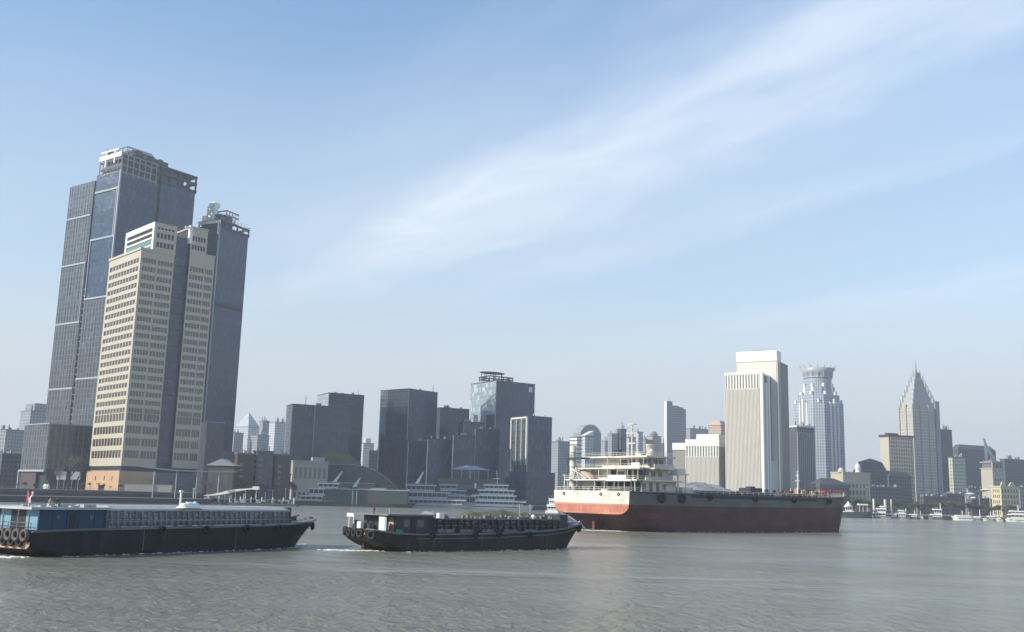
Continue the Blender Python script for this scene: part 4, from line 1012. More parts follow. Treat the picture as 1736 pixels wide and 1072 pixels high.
MB().prism([(-.5, -.5), (s.w+.5, -.5), (s.w+.5, s.d+12), (-.5, s.d+12)], H+1, s.z(810), top=[(s.w*.22, 6), (s.w*.6, 6), (s.w*.6, s.d+4), (s.w*.22, s.d+4)]).build('hipped_roof', Mt['roofg'], t)
domed(1459, 1466, 1506, 820, 797, 776, 1230, 20, Mt['f_dark'], 'mansard_building', 'dark building with a broad sloping roof left of the cream hotel')
domed(1500, 1508, 1546, 830, 806, 796, 1180, 20, Mt['f_dark'], 'mansard_building', 'lower dark building with a low sloping roof in front of the cream hotel')
s, t, H = far_box(1614, 1626, 1690, 800, 762, 1500, 22, Mt['f_dark'], 'dark_office', 'broad dark hazy office with a sloping edged roof right of the pyramid tower', roof=False)
MB().prism([(0, 0), (s.w, 0), (s.w, s.d), (0, s.d)], H+1, s.z(753), top=[(s.w*.1, 4), (s.w*.9, 4), (s.w*.9, s.d*.8), (s.w*.1, s.d*.8)]).build('bevelled_roof', Mt['f_dark'], t)
far_box(1609, 1616, 1638, 810, 776, 1300, 35, floors('green_grey_facade', (.42, .44, .34), (.14, .16, .15), 4, 4.4), 'green_grey_block', 'small sunlit greenish block in front of the broad dark office', seed=53)
# white blade sculpture tower
s = Site(1666, 1672, 1688, 780, 1450, 30); t = s.thing('blade_tower', 'hazy tower ending in a white curved blade behind the clock tower', 'skyscraper')
H = s.z(778); MB().box(0, s.w, 0, s.d, -.5, H).build('wall', Mt['f_grey'], t)
m = MB(); n = 10; pr_ = []
for i in range(n+1):
    a = i/n; pr_.append((s.w*(.05+.95*a**1.6), s.z(743)+(H-s.z(743))*a**1.3))
m.add([(x, 1, z) for x, z in pr_]+[(x*.85+s.w*.15, 1, z-7*(1-i/n)-2) for i, (x, z) in enumerate(pr_)]+[(x, 5, z) for x, z in pr_]+[(x*.85+s.w*.15, 5, z-7*(1-i/n)-2) for i, (x, z) in enumerate(pr_)],
      [f for i in range(n) for f in ((i, n+1+i, n+2+i, i+1), (i, i+1, 2*n+3+i, 2*n+2+i), (n+1+i, 3*n+3+i, 3*n+4+i, n+2+i))]); m.build('white_blade', Mt['whitetop'], t)
MB().box(s.w*.1, s.w*.3, 2, 4, H, s.z(752)).build('blade_stem', Mt['white'], t)
# clock tower + cream hotel at right edge
s = Site(1680, 1684, 1701, 820, 1130, 20); t = s.thing('customs_clock_tower', 'pale square clock tower with a small lantern top near the right edge', 'clock tower')
H = s.z(795); w_ = s.w; d2 = w_
MB().box(0, w_, 0, d2, -.5, H).build('shaft', Mt['conc'], t)
MB().box(-.7, w_+.7, -.7, d2+.7, H, H+1).box(-.7, w_+.7, -.7, d2+.7, H+7, H+8).build('cornice', Mt['conc'], t)
MB().box(1, w_-1, 1, d2-1, H+1, H+7).build('belfry', Mt['concD'], t)
mb = MB()
for x in (0, w_*.3, w_*.62, w_-1.2): mb.box(x, x+1.2, -.3, .9, H+1, H+7)
mb.build('belfry_pier', Mt['conc'], t)
m = MB(); zt_ = s.z(776); m.prism([(1, 1), (w_-1, 1), (w_-1, d2-1), (1, d2-1)], H+8, (H+8+zt_)/2, top=[(w_*.3, d2*.3), (w_*.7, d2*.3), (w_*.7, d2*.7), (w_*.3, d2*.7)]); m.tube((w_/2, d2/2, (H+8+zt_)/2), (w_/2, d2/2, zt_+2), 1, 6, r2=.2); m.build('lantern_roof', Mt['concD'], t)
windows(t, [('R', w_*f, 8+k*6, 1.4, 3, 0) for k in range(int(H/6)-2) for f in (.2, .45, .7)], Mt['win'])
s = Site(1681, 1697, 1728, 840, 1010, 40); t = s.thing('cream_bund_building', 'sunlit yellow cream building with arched windows near the right edge', 'building')
w_, d_ = s.w, s.d; H = s.z(826)
rows = [(2+k*5.4, 5.2+k*5.4) for k in range(int((H-2)/5.4))]
MB().box(.5, w_-.5, .5, d_-.5, -.3, H-.3).build('glazing_core', Mt['slot'], t)
sL, sR = spans(1, d_-1, 4, .25, .72), spans(1, w_-1, 6, .25, .75)
yb = plain('yellow_cream_render', (.52, .46, .31), .65, .1, .1)
mb = MB(); wall_grid(mb, 'L', -.5, d_, 0, H, rows, sL, .5, -.5); mb.build('flank_wall', yb, t)
mb = MB(); wall_grid(mb, 'R', .001, w_, 0, H, rows, sR, .5, -.5); mb.build('front_wall', yb, t)
windows(t, [('L', p, a, q_-p, b-a, -.5) for a, b in rows for p, q_ in sL]+[('R', p, a, q_-p, b-a, -.5) for a, b in rows for p, q_ in sR], Mt['win'])
MB().box(-.8, w_+.5, -.8, d_+.5, H, H+1.2).build('cornice', yb, t)
for (x0, wd, rd_) in ((w_*.45, 9, 1), (0, 7, 0)):
    m = MB(); n = 8; m.add([(x0+wd*i/n, -.5, H+1.2+4.2*math.sin(math.pi*i/n)) for i in range(n+1)]+[(x0+wd*i/n, .7, H+1.2+4.2*math.sin(math.pi*i/n)) for i in range(n+1)],
        [tuple(range(n, -1, -1)), tuple(range(n+1, 2*n+2))]+[(i, i+1, n+2+i, n+1+i) for i in range(n)]); m.build('pediment', yb, t)
far_box(1726, 1729, 1742, 840, 828, 1040, 20, Mt['f_grey'], 'apartment_block', 'narrow grey building cut by the right edge beside the yellow cream one', seed=61)
far_box(1696, 1704, 1765, 800, 779, 1400, 20, Mt['f_dark'], 'dark_office', 'hazy blue grey office cut by the right edge above the cream building', seed=62)
far_box(1638, 1642, 1672, 842, 829, 1150, 15, Mt['f_grey'], 'low_building', 'low pale roofed building left of the clock tower', seed=63)
s, t, H = far_box(1600, 1606, 1640, 850, 838, 1180, 15, Mt['f_dark'], 'low_building', 'low dark building right of the pyramid tower foot', seed=64)
far_box(1560, 1566, 1606, 850, 842, 1120, 15, Mt['f_dark'], 'low_building', 'low dark building at the foot of the pyramid tower', seed=65)
far_box(1640, 1648, 1686, 860, 846, 1080, 15, Mt['f_dark'], 'low_building', 'low dark building just left of the yellow cream one', seed=66)
far_box(1470, 1476, 1530, 850, 826, 1090, 15, Mt['f_dark'], 'low_building', 'low wide dark building behind the tree line right of the ship bow', seed=67)
# fabric canopies
P = at_y(1653, 840, 1040); t = thing('tensile_canopy', 'white stretched fabric canopy left of the yellow cream building', 'canopy', (P.x, P.y, GZ))
m = MB(); zb_ = P.z-GZ
for dx, dz, wd in ((-12, 1, 11), (3, 5.5, 13), (-7, -3, 7)):
    m.add([(dx, -3, zb_+dz), (dx+wd, -3, zb_+dz+.5), (dx+wd, 4, zb_+dz-.5), (dx, 4, zb_+dz-1), (dx+wd*.6, 0, zb_+dz+1.8), (dx+wd*.5, 0, zb_+dz-1.8)], [(0, 1, 4), (1, 2, 4), (2, 3, 4), (3, 0, 4), (1, 0, 5), (2, 1, 5), (3, 2, 5), (0, 3, 5)])
m.build('fabric', Mt['whitetop'], t)
for x in (-10, 4, 15): MB().tube((x, 0, 0), (x, 0, zb_), .3, 5).build('mast', Mt['white'], t)
# ---------------------------------------------------------------- vessels
def hull_mesh(st, cy, paint=None):
    """st: stations (x, half_beam, z_bottom, bilge_radius, z_deck, flare, rake); two materials split at the paint line"""
    mb = MB(); rings = []
    for i, (x, hb, zb, rr, zd, fl, rk) in enumerate(st):
        zp = paint[i] if paint else zb+(zd-zb)*.62
        rr = min(rr, (zd-zb)*.8); zp = max(zp, zb+rr+.05); hbw = hb*fl; rr = min(rr, hbw*.95); rx = min(rr*1.5, hbw*.95)
        pts = [(0, zb), (max(hbw-rx, 0), zb)]+[(hbw-rx+rx*math.sin(q*math.pi/10), zb+rr-rr*math.cos(q*math.pi/10)) for q in range(1, 5)]+[(hbw, zb+rr)]
        f = (zp-zb-rr)/max(zd-zb-rr, .01); pts.append((hbw+(hb-hbw)*f, zp)); pts.append((hb, zd))
        rings.append([(x+rk*max(0, z)/zd, y, z) for y, z in pts])
    for i in range(len(rings)-1):
        a, b = rings[i], rings[i+1]
        for sg in (-1, 1):
            for j in range(8):
                q_ = [a[j], b[j], b[j+1], a[j+1]]
                mb.add([(x, cy+sg*y, z) for x, y, z in q_], [(0, 1, 2, 3) if sg < 0 else (3, 2, 1, 0)], 1 if j == 7 else 0, True)
    def cap(r, rev, m0, m1):
        for js, m in ((range(0, 8), m0), ((7, 8), m1)):
            L_ = [(r[j][0], cy+r[j][1], r[j][2]) for j in js]; Rr = [(r[j][0], cy-r[j][1], r[j][2]) for j in reversed(list(js))]
            if js[0] == 0: Rr = Rr[:-1]
            p = L_+Rr; idx = tuple(range(len(p))); mb.add(p, [idx if not rev else idx[::-1]], m)
    cap(rings[0], False, 2, 3); cap(rings[-1], True, 0, 1)
    top = [(r[8][0], cy-r[8][1], r[8][2]-.05) for r in rings]; tp2 = [(r[8][0], cy+r[8][1], r[8][2]-.05) for r in rings]
    for i in range(len(rings)-1): mb.add([top[i], top[i+1], tp2[i+1], tp2[i]], [(0, 1, 2, 3)], 4)
    return mb
def rail(mb, pts, h=1.05, r=.04, sp=2.0, mid=True):
    for a, b in zip(pts, pts[1:]):
        a, b = Vector(a), Vector(b); n = max(1, int((b-a).length/sp))
        for i in range(n+1): p = a+(b-a)*i/n; mb.tube(p, p+Vector((0, 0, h)), r, 4)
        for f in ((1, .5) if mid else (1,)): mb.tube(a+Vector((0, 0, h*f)), b+Vector((0, 0, h*f)), r, 4)
    return mb
tyre_cache = {}
def tyre(loc, axis, Rr, r, label, group, mat='rubber', name='tyre_fender'):
    key = (round(Rr, 2), round(r, 2), mat)
    if key not in tyre_cache: tyre_cache[key] = MB().torus((0, 0, 0), (0, 0, 1), Rr, r, 14, 7).mesh(name, Mt[mat])
    o = bpy.data.objects.new(name, tyre_cache[key]); col.objects.link(o); o.location = loc
    o.rotation_euler = Vector(axis).to_track_quat('Z', 'Y').to_euler(); return tag(o, label, 'tyre', group)
def W(s, x, y, z):      # vessel-local to world
    return Vector((s.C.x+x*s.c-y*s.s, s.C.y+x*s.s+y*s.c, z+s.gz))
def axw(s, x, y, z=0): return Vector((x*s.c-y*s.s, x*s.s+y*s.c, z))

# ------------------------------------------------ cargo ship
s = Site(939, 1067, 1428, 850, 306, 38, gz=0.0); B, L = s.d, s.w+17
ship = s.thing('cargo_ship', 'large cargo ship with dark red lower hull, grey green upper hull and cream deckhouse', 'cargo ship')
cy, hb = B/2, B/2
st = [(0, hb, 5.0, 3.1, 12.1, .99, 0), (.3, hb, 4.9, 3.2, 12.1, 1, 0), (4, hb, 2.8, 5.0, 12.1, .97, 0), (8, hb, .3, 5.5, 12.0, .95, 0), (13, hb, -1.8, 4, 12, .97, 0), (22, hb, -2, 2, 12, 1, 0), (L*.5, hb, -2, 1.5, 12.0, 1, 0), (L*.78, hb, -2, 1.5, 12.2, 1, 0),
      (L*.88, hb*.93, -2, 2, 12.6, .88, .3), (L*.95, hb*.66, -2, 2, 13.3, .66, 1.2), (L*.985, hb*.36, -2, 1, 13.8, .5, 2.4), (L, hb*.06, -2, .4, 14.2, .5, 4.0)]
pl_ = [8.0]*3+[8.0]*3+[8.1, 8.5, 8.8, 9.2, 9.5, 9.8]
hull_mesh(st, cy, pl_).build('hull', [Mt['red'], Mt['hullg'], Mt['redL'], Mt['cream'], Mt['deckg']], ship)
# lower transom band, rudder trunk
mb = MB(); mb.box(1.5, 5.5, cy-.5, cy+.5, -1.5, 2.6); mb.build('rudder', Mt['red'], ship)
mb = MB()
for i in range(len(st)-2):
    (x0, h0, _, _, z0_, _, r0), (x1, h1, _, _, z1_, _, r1) = st[i], st[i+1]
    for sg in (-1, 1): mb.tube((x0+r0, cy+sg*(h0+.12), z0_-.35), (x1+r1, cy+sg*(h1+.12), z1_-.35), .22, 5)
mb.build('rubbing_strake', Mt['steelD'], ship)
# black freeing-port band under the deck edge amidships
MB().box(L*.22, L*.74, -.09, .12, 10.6, 11.5).build('freeing_port_band', Mt['slot'], ship)
mb = MB(); mb.box(-.08, .1, 1, B-1, 7.7, 7.95); mb.build('waterline_stripe', Mt['orange'], ship)
mb = MB(); rail(mb, [(.4, .3, 12.1), (.4, B-.3, 12.1)], 1.1, .07, 2.2); rail(mb, [(.4, .3, 12.1), (8, .3, 12.1)], 1.1, .07, 2.2); rail(mb, [(L*.8, .3, 12.2), (L*.88, .9, 12.6), (L*.95, hb*.36, 13.3)], 1.2, .08, 2.0)
rail(mb, [(L*.2, .3, 12), (L*.8, .3, 12.2)], 1.0, .06, 3.0); mb.build('railing', Mt['cream'], ship)
# deckhouse
def deck(x0, x1, y0, y1, z, m='cream', th=.45, nm='deck'):
    return MB().box(x0, x1, y0, y1, z-th, z).build(nm, Mt[m], ship)
def house(x0, x1, y0, y1, z0, z1, aft, side, nm='deckhouse'):
    o = MB().box(x0, x1, y0, y1, z0, z1).build(nm, Mt['cream'], ship)
    for k, (y, w_, zz, h) in enumerate(aft):
        y -= .25; w_ += .5; h = min(h*1.15, z1-z0-zz-.2)
        MB().box(x0-.06, x0+.1, y, y+w_, z0+zz, z0+zz+h).build('door' if zz < .3 else 'window', Mt['slot' if zz < .3 else 'win'], o)
    for (x, w_, zz, h) in [(a-.2, b+.4, c-.1, d+.3) for a, b, c, d in side]: MB().box(x, x+w_, y0-.06, y0+.1, z0+zz, z0+zz+h).build('window', Mt['win'], o)
    return o
house(7.6, 23, 2.2, B-3, 12.0, 15.2, [(3.2, 3.0, .1, 2.6), (7.6, 4.2, .1, 2.7), (13.2, 4, .1, 2.7), (18.3, 1.8, .9, 1.4), (20.8, 1.6, .1, 2.6)], [(8, 1, .9, 1.5), (11, 1, .3, 2.4), (14, 1, .3, 2.4), (17, 1, .9, 1.5)])
deck(3.4, 24.5, .4, B-1.5, 15.7)
house(9.6, 20, 2.6, B-7, 15.7, 19.0, [(3.2, 4.2, .1, 2.6), (9, 1.8, .1, 2.7), (12.2, 2.6, .9, 1.5), (15.8, 2, .1, 2.6)], [(9.3, 1.4, 1.1, 1.3), (12.3, 1.4, 1.1, 1.3), (15.3, 1.4, 1.1, 1.3)])
deck(5.2, 20.6, .8, B-5.5, 19.4)
house(11.2, 18.5, 2.4, B-7.5, 19.4, 22.6, [(4, 3, 1.0, 1.5), (9, 2, 1, 1.5), (12.5, 3, .9, 1.5)], [(10.5, 1.2, .6, 2), (13, 1.4, 1, 1.4), (15.6, 1.4, 1, 1.4)], 'wheelhouse')
deck(7.6, 20.5, .2, B-6.2, 23.1, th=.55)
deck(9.5, 18.5, -1.2, 2.4, 19.4); MB().box(9.5, 18.5, -1.2, -1.0, 19.4, 20.5).build('bridge_wing', Mt['cream'], ship)
mb = MB()
for z, x0, y0, y1 in ((15.7, 3.5, .5, B-1.7), (19.4, 5.3, .9, B-5.7), (23.1, 7.7, .4, B-6.4)): rail(mb, [(x0, y0, z), (x0, y1, z)], 1.1, .06, 1.6); rail(mb, [(x0, y0, z), (x0+12, y0, z)], 1.1, .06, 1.8)
mb.build('deck_railing', Mt['cream'], ship)
MB().box(3.45, 3.6, 5, 13, 15.7, 17.0).box(3.0, 3.45, 2.5, 13.5, 15.1, 15.7).build('bulwark_panel', Mt['white'], ship)
MB().box(5.25, 5.4, 1, 4.5, 19.4, 20.8).build('bulwark_panel', Mt['white'], ship)
# posts carrying the decks
mb = MB()
for y in (1.5, 6, 10.5, 15, 19.5, B-2.5): mb.tube((3.8, y, 12), (3.8, y, 15.3), .14, 5)
for y in (2, 6.5, 11, 15.5, 19.5): mb.tube((5.6, y, 15.7), (5.6, y, 19), .13, 5)
for y in (2, 7, 12, 18): mb.tube((8, y, 19.4), (8, y, 22.6), .12, 5)
mb.build('stanchion', Mt['cream'], ship)
# masts, radar
mb = MB(); mb.tube((10.5, 9.4, 23), (10.5, 9.4, 33.0), .42, 8, r2=.25).box(10.2, 10.8, 7, 12, 30.2, 30.5).box(10.2, 10.8, 7.8, 11.2, 27, 27.3)
mb.tube((10.5, 7.4, 30.5), (10.5, 7.4, 32), .1, 4).tube((10.5, 11.4, 30.5), (10.5, 11.4, 32.4), .1, 4).box(9.9, 11.1, 8, 10.8, 33, 33.25).tube((10.5, 9.4, 33), (10.5, 9.4, 35.6), .09, 4)
mb.tube((10.5, 9.4, 31), (14.5, 9.4, 23), .1, 4); mb.build('mast', Mt['cream'], ship)
mb = MB(); mb.tube((10, 15.2, 23), (10, 15.2, 30.6), .32, 6, r2=.22).tube((10, 13.8, 23), (10, 13.8, 29), .12, 4).box(9.8, 10.2, 13.8, 15.2, 28.4, 28.7).box(9.2, 10.8, 14.2, 16.4, 23.0, 25.2); mb.build('signal_mast', Mt['steelD'], ship)
MB().box(14, 17.5, 9, 11.5, 23.1, 24.4).build('roof_locker', Mt['cream'], ship)
MB().lathe([(1.3, 0), (1.3, 3.4), (1.45, 3.5), (1.45, 3.9)], (15.5, 6.4), 12, z=23.1).build('funnel', Mt['cream'], ship)
MB().lathe([(.1, 0), (.7, .3), (.8, 1), (.6, 1.5), (.1, 1.8)], (12.5, 3), 10, z=23.6).build('radar_dome', Mt['cream'], ship)
# stern derrick at the far quarter
mb = MB(); mb.tube((5, B-3.5, 12), (5, B-3.5, 26.5), 1.15, 10).build('crane_post', Mt['cream'], ship)
mb = MB(); mb.box(3.2, 7, B-9.5, B-1.2, 22.2, 22.7).tube((5, B-1.6, 22.4), (5, B-2.4, 12), .25, 5).tube((3.6, B-2, 22.4), (3.6, B-3, 18), .2, 4).tube((3.6, B-2.2, 18), (5, B-3.3, 17.5), .2, 4)
rail(mb, [(3.3, B-9.3, 22.7), (3.3, B-1.4, 22.7)], 1.0, .06, 1.5); mb.build('crane_platform', Mt['green'], ship)
mb = MB()
for z in (24.2, 19.5, 16.8, 14.6): mb.lathe([(1.25, 0), (1.25, .3)], (5, B-3.5), 10, z=z)
mb.build('post_band', Mt['steel'], ship)
# lifeboat on an inclined ramp
bx = MB()
pf = [(0, .1), (.6, .75), (1.8, 1.1), (4.2, 1.15), (5.6, .9), (6.4, .15)]
vs = []; n = 8
for x, r in pf:
    for i in range(n): a = 2*math.pi*i/n; vs.append((x, r*math.cos(a), r*.95*math.sin(a)))
bx.add(vs, [(k*n+i, k*n+(i+1) % n, (k+1)*n+(i+1) % n, (k+1)*n+i) for k in range(len(pf)-1) for i in range(n)], 0, True)
o = bx.build('lifeboat', Mt['tan'], None, W(s, 1.6, B-6.5, 17.6)); o.rotation_euler = (0, R(28), s.th+R(180)); o.location = W(s, 7, B-5.6, 18.6)
o.rotation_euler = (0, R(25), s.th-R(90)+R(0)); tag(o, 'faded tan enclosed lifeboat tilted on its ramp at the ship stern', 'lifeboat')
mb = MB(); mb.tube((4.5, B-4.2, 15.7), (4.5, B-5.6, 19.5), .18, 5).tube((4.5, B-7, 15.7), (4.5, B-5.6, 19.5), .18, 5).tube((4, B-3.5, 19.4), (4, B-11, 15.9), .2, 5).tube((6, B-3.5, 19.4), (6, B-11, 15.9), .2, 5); mb.build('davit', Mt['cream'], ship)
# aft deck clutter
mb = MB(); random.seed(5)
for k in range(16): y = random.uniform(2, B-2); x = random.uniform(1, 5); h = random.uniform(.5, 1.6); mb.box(x, x+.8, y, y+random.uniform(.5, 1.4), 12.05, 12.05+h)
mb.build('mooring_gear', Mt['steelD'], ship)
mb = MB().tube((1, B-4, 12), (1, B-4, 17), .2, 5).box(.7, 1.3, B-4.8, B-3.2, 16.8, 17); mb.build('stern_light_post', Mt['cream'], ship)
mb = MB()
for y in (4.6, 12.5, B-5): mb.torus((-.03, y, 11.0), (1, 0, 0), .42, .17, 10, 5)
mb.build('fairlead', Mt['slot'], ship)
MB().tube((6.5, .2, 19.2), (5.0, -.1, 15.9), .25, 4).tube((5.4, -.1, 15.6), (4.2, 0, 12.5), .25, 4).tube((7.2, .2, 19.2), (5.8, -.1, 15.9), .15, 4).build('outside_stair', Mt['steelD'], ship)
MB().box(20.5, 26, -.3, 6, 17.6, 18.0).box(21.5, 25.2, .2, 3, 18.0, 19.5).build('raft_platform', Mt['white'], ship)
MB().tube((22, .6, 12), (22, .6, 17.6), .25, 5).tube((25.5, .6, 12), (25.5, .6, 17.6), .2, 5).tube((25.5, .6, 14.5), (30, .4, 15.2), .2, 5).box(24, 29, .6, 4, 12, 13.8).build('boarding_gear', Mt['cream'], ship)
# hatches and cargo
for k in range(3):
    x0 = L*(.30+.16*k); MB().box(x0, x0+L*.13, 4, B-4, 12, 13.1).build('hatch_coaming', Mt['steelD'], ship)
def heap(name, x0, x1, y0, y1, z, h, m, seed, parent=None, nx=22, ny=10):
    rr = random.Random(seed); mb = MB(); vs = []
    for j in range(ny+1):
        for i in range(nx+1):
            a, b = i/nx, j/ny; e = min(1, min(a, 1-a)*5)*min(1, min(b, 1-b)*3)
            hh = h*e*(.45+.55*noise.noise(Vector((a*6+seed, b*3, seed*.3)))+.35*noise.noise(Vector((a*16, b*8, seed))))+h*.35*e
            vs.append((x0+(x1-x0)*a, y0+(y1-y0)*b, z+max(hh, -.02)))
    mb.add(vs, [(j*(nx+1)+i, j*(nx+1)+i+1, (j+1)*(nx+1)+i+1, (j+1)*(nx+1)+i) for j in range(ny) for i in range(nx)], 0, True)
    return mb.build(name, m, parent)
def load(s_, label, *a, m='cargo', name='gravel_load', **k):
    o = heap(name, *a, Mt[m], **k); o.location = s_.C; o.rotation_euler = (0, 0, s_.th); o.location.z = s_.gz; return tag(o, label, 'cargo heap')
load(s, 'grey gravel heap in the hold nearest the ship deckhouse', L*.19, L*.29, 3, B-5, 12, 3.2, seed=3)
load(s, 'pale grey gravel heap amidships in front of the white tower', L*.31, L*.47, 5, B-5, 13.0, 3.0, seed=9)
mb = MB(); mb.box(L*.48, L*.53, 3, 8, 13.1, 14.6).box(L*.49, L*.51, 4, 6, 14.6, 15.1); mb.build('deck_locker', Mt['steelD'], ship)
# red deck gear forward, each piece small: one part
mb = MB(); random.seed(11)
for k in range(100):
    x = L*random.uniform(.70, .975); hbw = hb*(1 if x < L*.85 else max(.25, (L-x)/(L*.15)));
    y = cy+random.uniform(-1, 1)*hbw*.9; zz = 12.1+max(0, (x-L*.8)/(L*.2))*1.7
    if k % 3: mb.box(x, x+random.uniform(.2, 1.0), y, y+random.uniform(.2, .9), zz, zz+random.uniform(.4, 2.2))
    else: mb.tube((x, y, zz+1), (x+random.uniform(-2.5, 2.5), y, zz+random.uniform(1, 3)), .13, 4)
mb.build('fore_deck_gear', Mt['pink'], ship)
mb = MB(); random.seed(12)
for k in range(60):
    x = L*random.uniform(.60, .96); hbw = hb*(1 if x < L*.85 else max(.2, (L-x)/(L*.15)))
    y = cy+random.uniform(-1, .6)*hbw*.85; mb.box(x, x+random.uniform(.3, 1.2), y, y+.6, 12.2, 12.2+random.uniform(.6, 2.6))
mb.build('fore_deck_locker', Mt['steelD'], ship)
mb = MB(); random.seed(14)
for k in range(40): x = L*random.uniform(.72, .97); hbw = hb*(1 if x < L*.85 else max(.2, (L-x)/(L*.15))); y = cy-hbw*random.uniform(.2, .8); mb.box(x, x+.5, y, y+.5, 13, 13+random.uniform(.5, 2.4))
mb.build('winch', Mt['tan'], ship)
xm = s.u(1377); mb = MB().tube((xm, 6, 12), (xm, 6, 21.6), .28, 6, r2=.14).box(xm-.3, xm+.3, 5, 7, 17.8, 18).box(xm-.2, xm+.2, 5.3, 6.7, 19.6, 19.8); mb.build('foremast', Mt['white'], ship)
mb = MB()
for k in range(6): mb.tube((L*.955+k*.7, cy-1.5, 14), (L*.955+k*.7, cy-1.5, 15.4), .1, 4)
rail(mb, [(L*.95+1.3, cy-hb*.62, 13.4), (L+3, cy, 14.3)], 1.2, .12, 1.2); mb.build('bow_railing', Mt['pink'], ship)
for k, (px, tx) in enumerate(((1121, 'near the deckhouse'), (1155, 'second forward of the deckhouse'), (1203, 'under the gravel heap'), (1280, 'below the white tower'), (1346, 'abreast of the foremast'), (1405, 'nearest the bow'))):
    x = s.u(px); tyre(W(s, x, -.35, 10.9-(.6 if k < 2 else 0)), axw(s, 0, -1), .75 if k > 1 else 1.1, .38 if k > 1 else .5, 'black fender hung on the cargo ship side, '+tx, 'fenders along the cargo ship side')
SHIP = s

# ------------------------------------------------ people (one continuous skinned body each)
def person(loc, rotz, label, mat_body, pose='stand', sc_=1.0):
    J = dict(pel=(0, 0, .92), che=(0, .02, 1.32), nec=(0, .02, 1.5), hed=(0, .04, 1.66), top=(0, .03, 1.76),
             sl=(-.19, 0, 1.42), el=(-.27, .05, 1.14), hl=(-.22, .22, .98), sr=(.19, 0, 1.42), er=(.28, .02, 1.14), hr=(.26, .12, .9),
             tl=(-.1, 0, .88), kl=(-.12, .05, .48), al=(-.12, -.02, .08), fl=(-.13, .14, .04), tr=(.1, 0, .88), kr=(.12, .04, .48), ar=(.13, -.02, .08), fr=(.14, .14, .04))
    if pose == 'sit':
        for k, v in list(J.items()):
            if k in ('kl', 'kr'): J[k] = (v[0], .42, .92)
            elif k in ('al', 'ar'): J[k] = (v[0], .44, .5)
            elif k in ('fl', 'fr'): J[k] = (v[0], .58, .46)
            elif k in ('hl', 'hr'): J[k] = (v[0]*.7, .4, 1.0)
        J = {k: (v[0], v[1], v[2]-.45) for k, v in J.items()}
    rad = dict(pel=.15, che=.16, nec=.06, hed=.1, top=.07, sl=.07, el=.05, hl=.04, sr=.07, er=.05, hr=.04, tl=.09, kl=.065, al=.045, fl=.045, tr=.09, kr=.065, ar=.045, fr=.045)
    E = [('pel', 'che'), ('che', 'nec'), ('nec', 'hed'), ('hed', 'top'), ('che', 'sl'), ('sl', 'el'), ('el', 'hl'), ('che', 'sr'), ('sr', 'er'), ('er', 'hr'), ('pel', 'tl'), ('tl', 'kl'), ('kl', 'al'), ('al', 'fl'), ('pel', 'tr'), ('tr', 'kr'), ('kr', 'ar'), ('ar', 'fr')]
    ks = list(J); me = bpy.data.meshes.new('person'); me.from_pydata([J[k] for k in ks], [(ks.index(a), ks.index(b)) for a, b in E], [])
    o = bpy.data.objects.new('person', me); col.objects.link(o)
    o.modifiers.new('skin', 'SKIN')
    for i, k in enumerate(ks):
        sv = me.skin_vertices[0].data[i]; sv.radius = (rad[k], rad[k]*.85); sv.use_root = (k == 'pel')
    ss = o.modifiers.new('sub', 'SUBSURF'); ss.levels = 1; ss.render_levels = 1
    dg = bpy.context.evaluated_depsgraph_get(); nm = bpy.data.meshes.new_from_object(o.evaluated_get(dg))
    o.modifiers.clear(); o.data = nm; nm.materials.clear(); nm.materials.append(Mt[mat_body]); nm.materials.append(Mt['skin'])
    zt_ = J['nec'][2]
    hh = [J['hl'], J['hr']]
    for p in nm.polygons:
        c = p.center
        skin = c.z > zt_+.01 or any((Vector(h)-c).length < .1 for h in hh)
        p.material_index = 1 if skin else 0; p.use_smooth = True
    o.location = loc; o.rotation_euler = (0, 0, rotz); o.scale = (sc_,)*3; tag(o, label, 'person')
    m = MB(); h = J['hed']; m.lathe([(.09, -.02), (.115, .05), (.1, .11), (.03, .15)], (h[0], h[1]-.02), 10, z=h[2]); m.build('hair', Mt['slot'], o)
    return o

# ------------------------------------------------ large black barge at left
s = Site(-60, 50, 520, 935, 131, 57, gz=0); L, B = 52.0, 12.0
s.w, s.d = L, B; b1 = s.thing('river_barge', 'long black river barge with a blue stern cabin at the left edge', 'barge')
cy, hb = B/2, B/2
st = [(0, hb, 1.0, .8, 3.3, .98, 0), (.3, hb, .9, .9, 3.3, 1, 0), (3, hb, -.3, 1.0, 3.4, 1, 0), (7, hb, -1.2, .8, 3.5, 1, 0), (L*.5, hb, -1.2, .6, 3.6, 1, 0), (L*.8, hb, -1.2, .6, 3.8, .99, .2), (L*.9, hb*.93, -1.2, .8, 4.0, .86, 1.2), (L*.955, hb*.75, -1.2, .8, 4.3, .62, 2.4), (L*.985, hb*.5, -1, .4, 4.55, .4, 3.4), (L, hb*.2, -1, .1, 4.7, .3, 4.2)]
hull_mesh(st, cy, [1.9]*10).build('hull', [Mt['black'], Mt['black'], Mt['tan'], Mt['blackR'], Mt['deckg']], b1)
mb = MB()
for i in range(len(st)-1):
    (x0, h0, _, _, z0_, _, r0), (x1, h1, _, _, z1_, _, r1) = st[i], st[i+1]
    for sg in (-1, 1): mb.tube((x0+r0, cy+sg*(h0+.05), z0_-.1), (x1+r1, cy+sg*(h1+.05), z1_-.1), .16, 5)
mb.build('rubbing_strake', Mt['deckg'], b1)
mb = MB(); random.seed(8)
for k in range(90):
    x = random.uniform(11, 46); mb.box(x, x+random.uniform(.3, 1.2), .0, .16, 3.55+.006*x, 3.72+.006*x)
mb.build('gunwale_chafing', Mt['rail'], b1)
MB().box(34, 34.1, -.03, .02, .2, 3.3).box(17, 17.1, -.03, .02, .3, 3.3).build('ladder_strip', Mt['deckg'], b1)
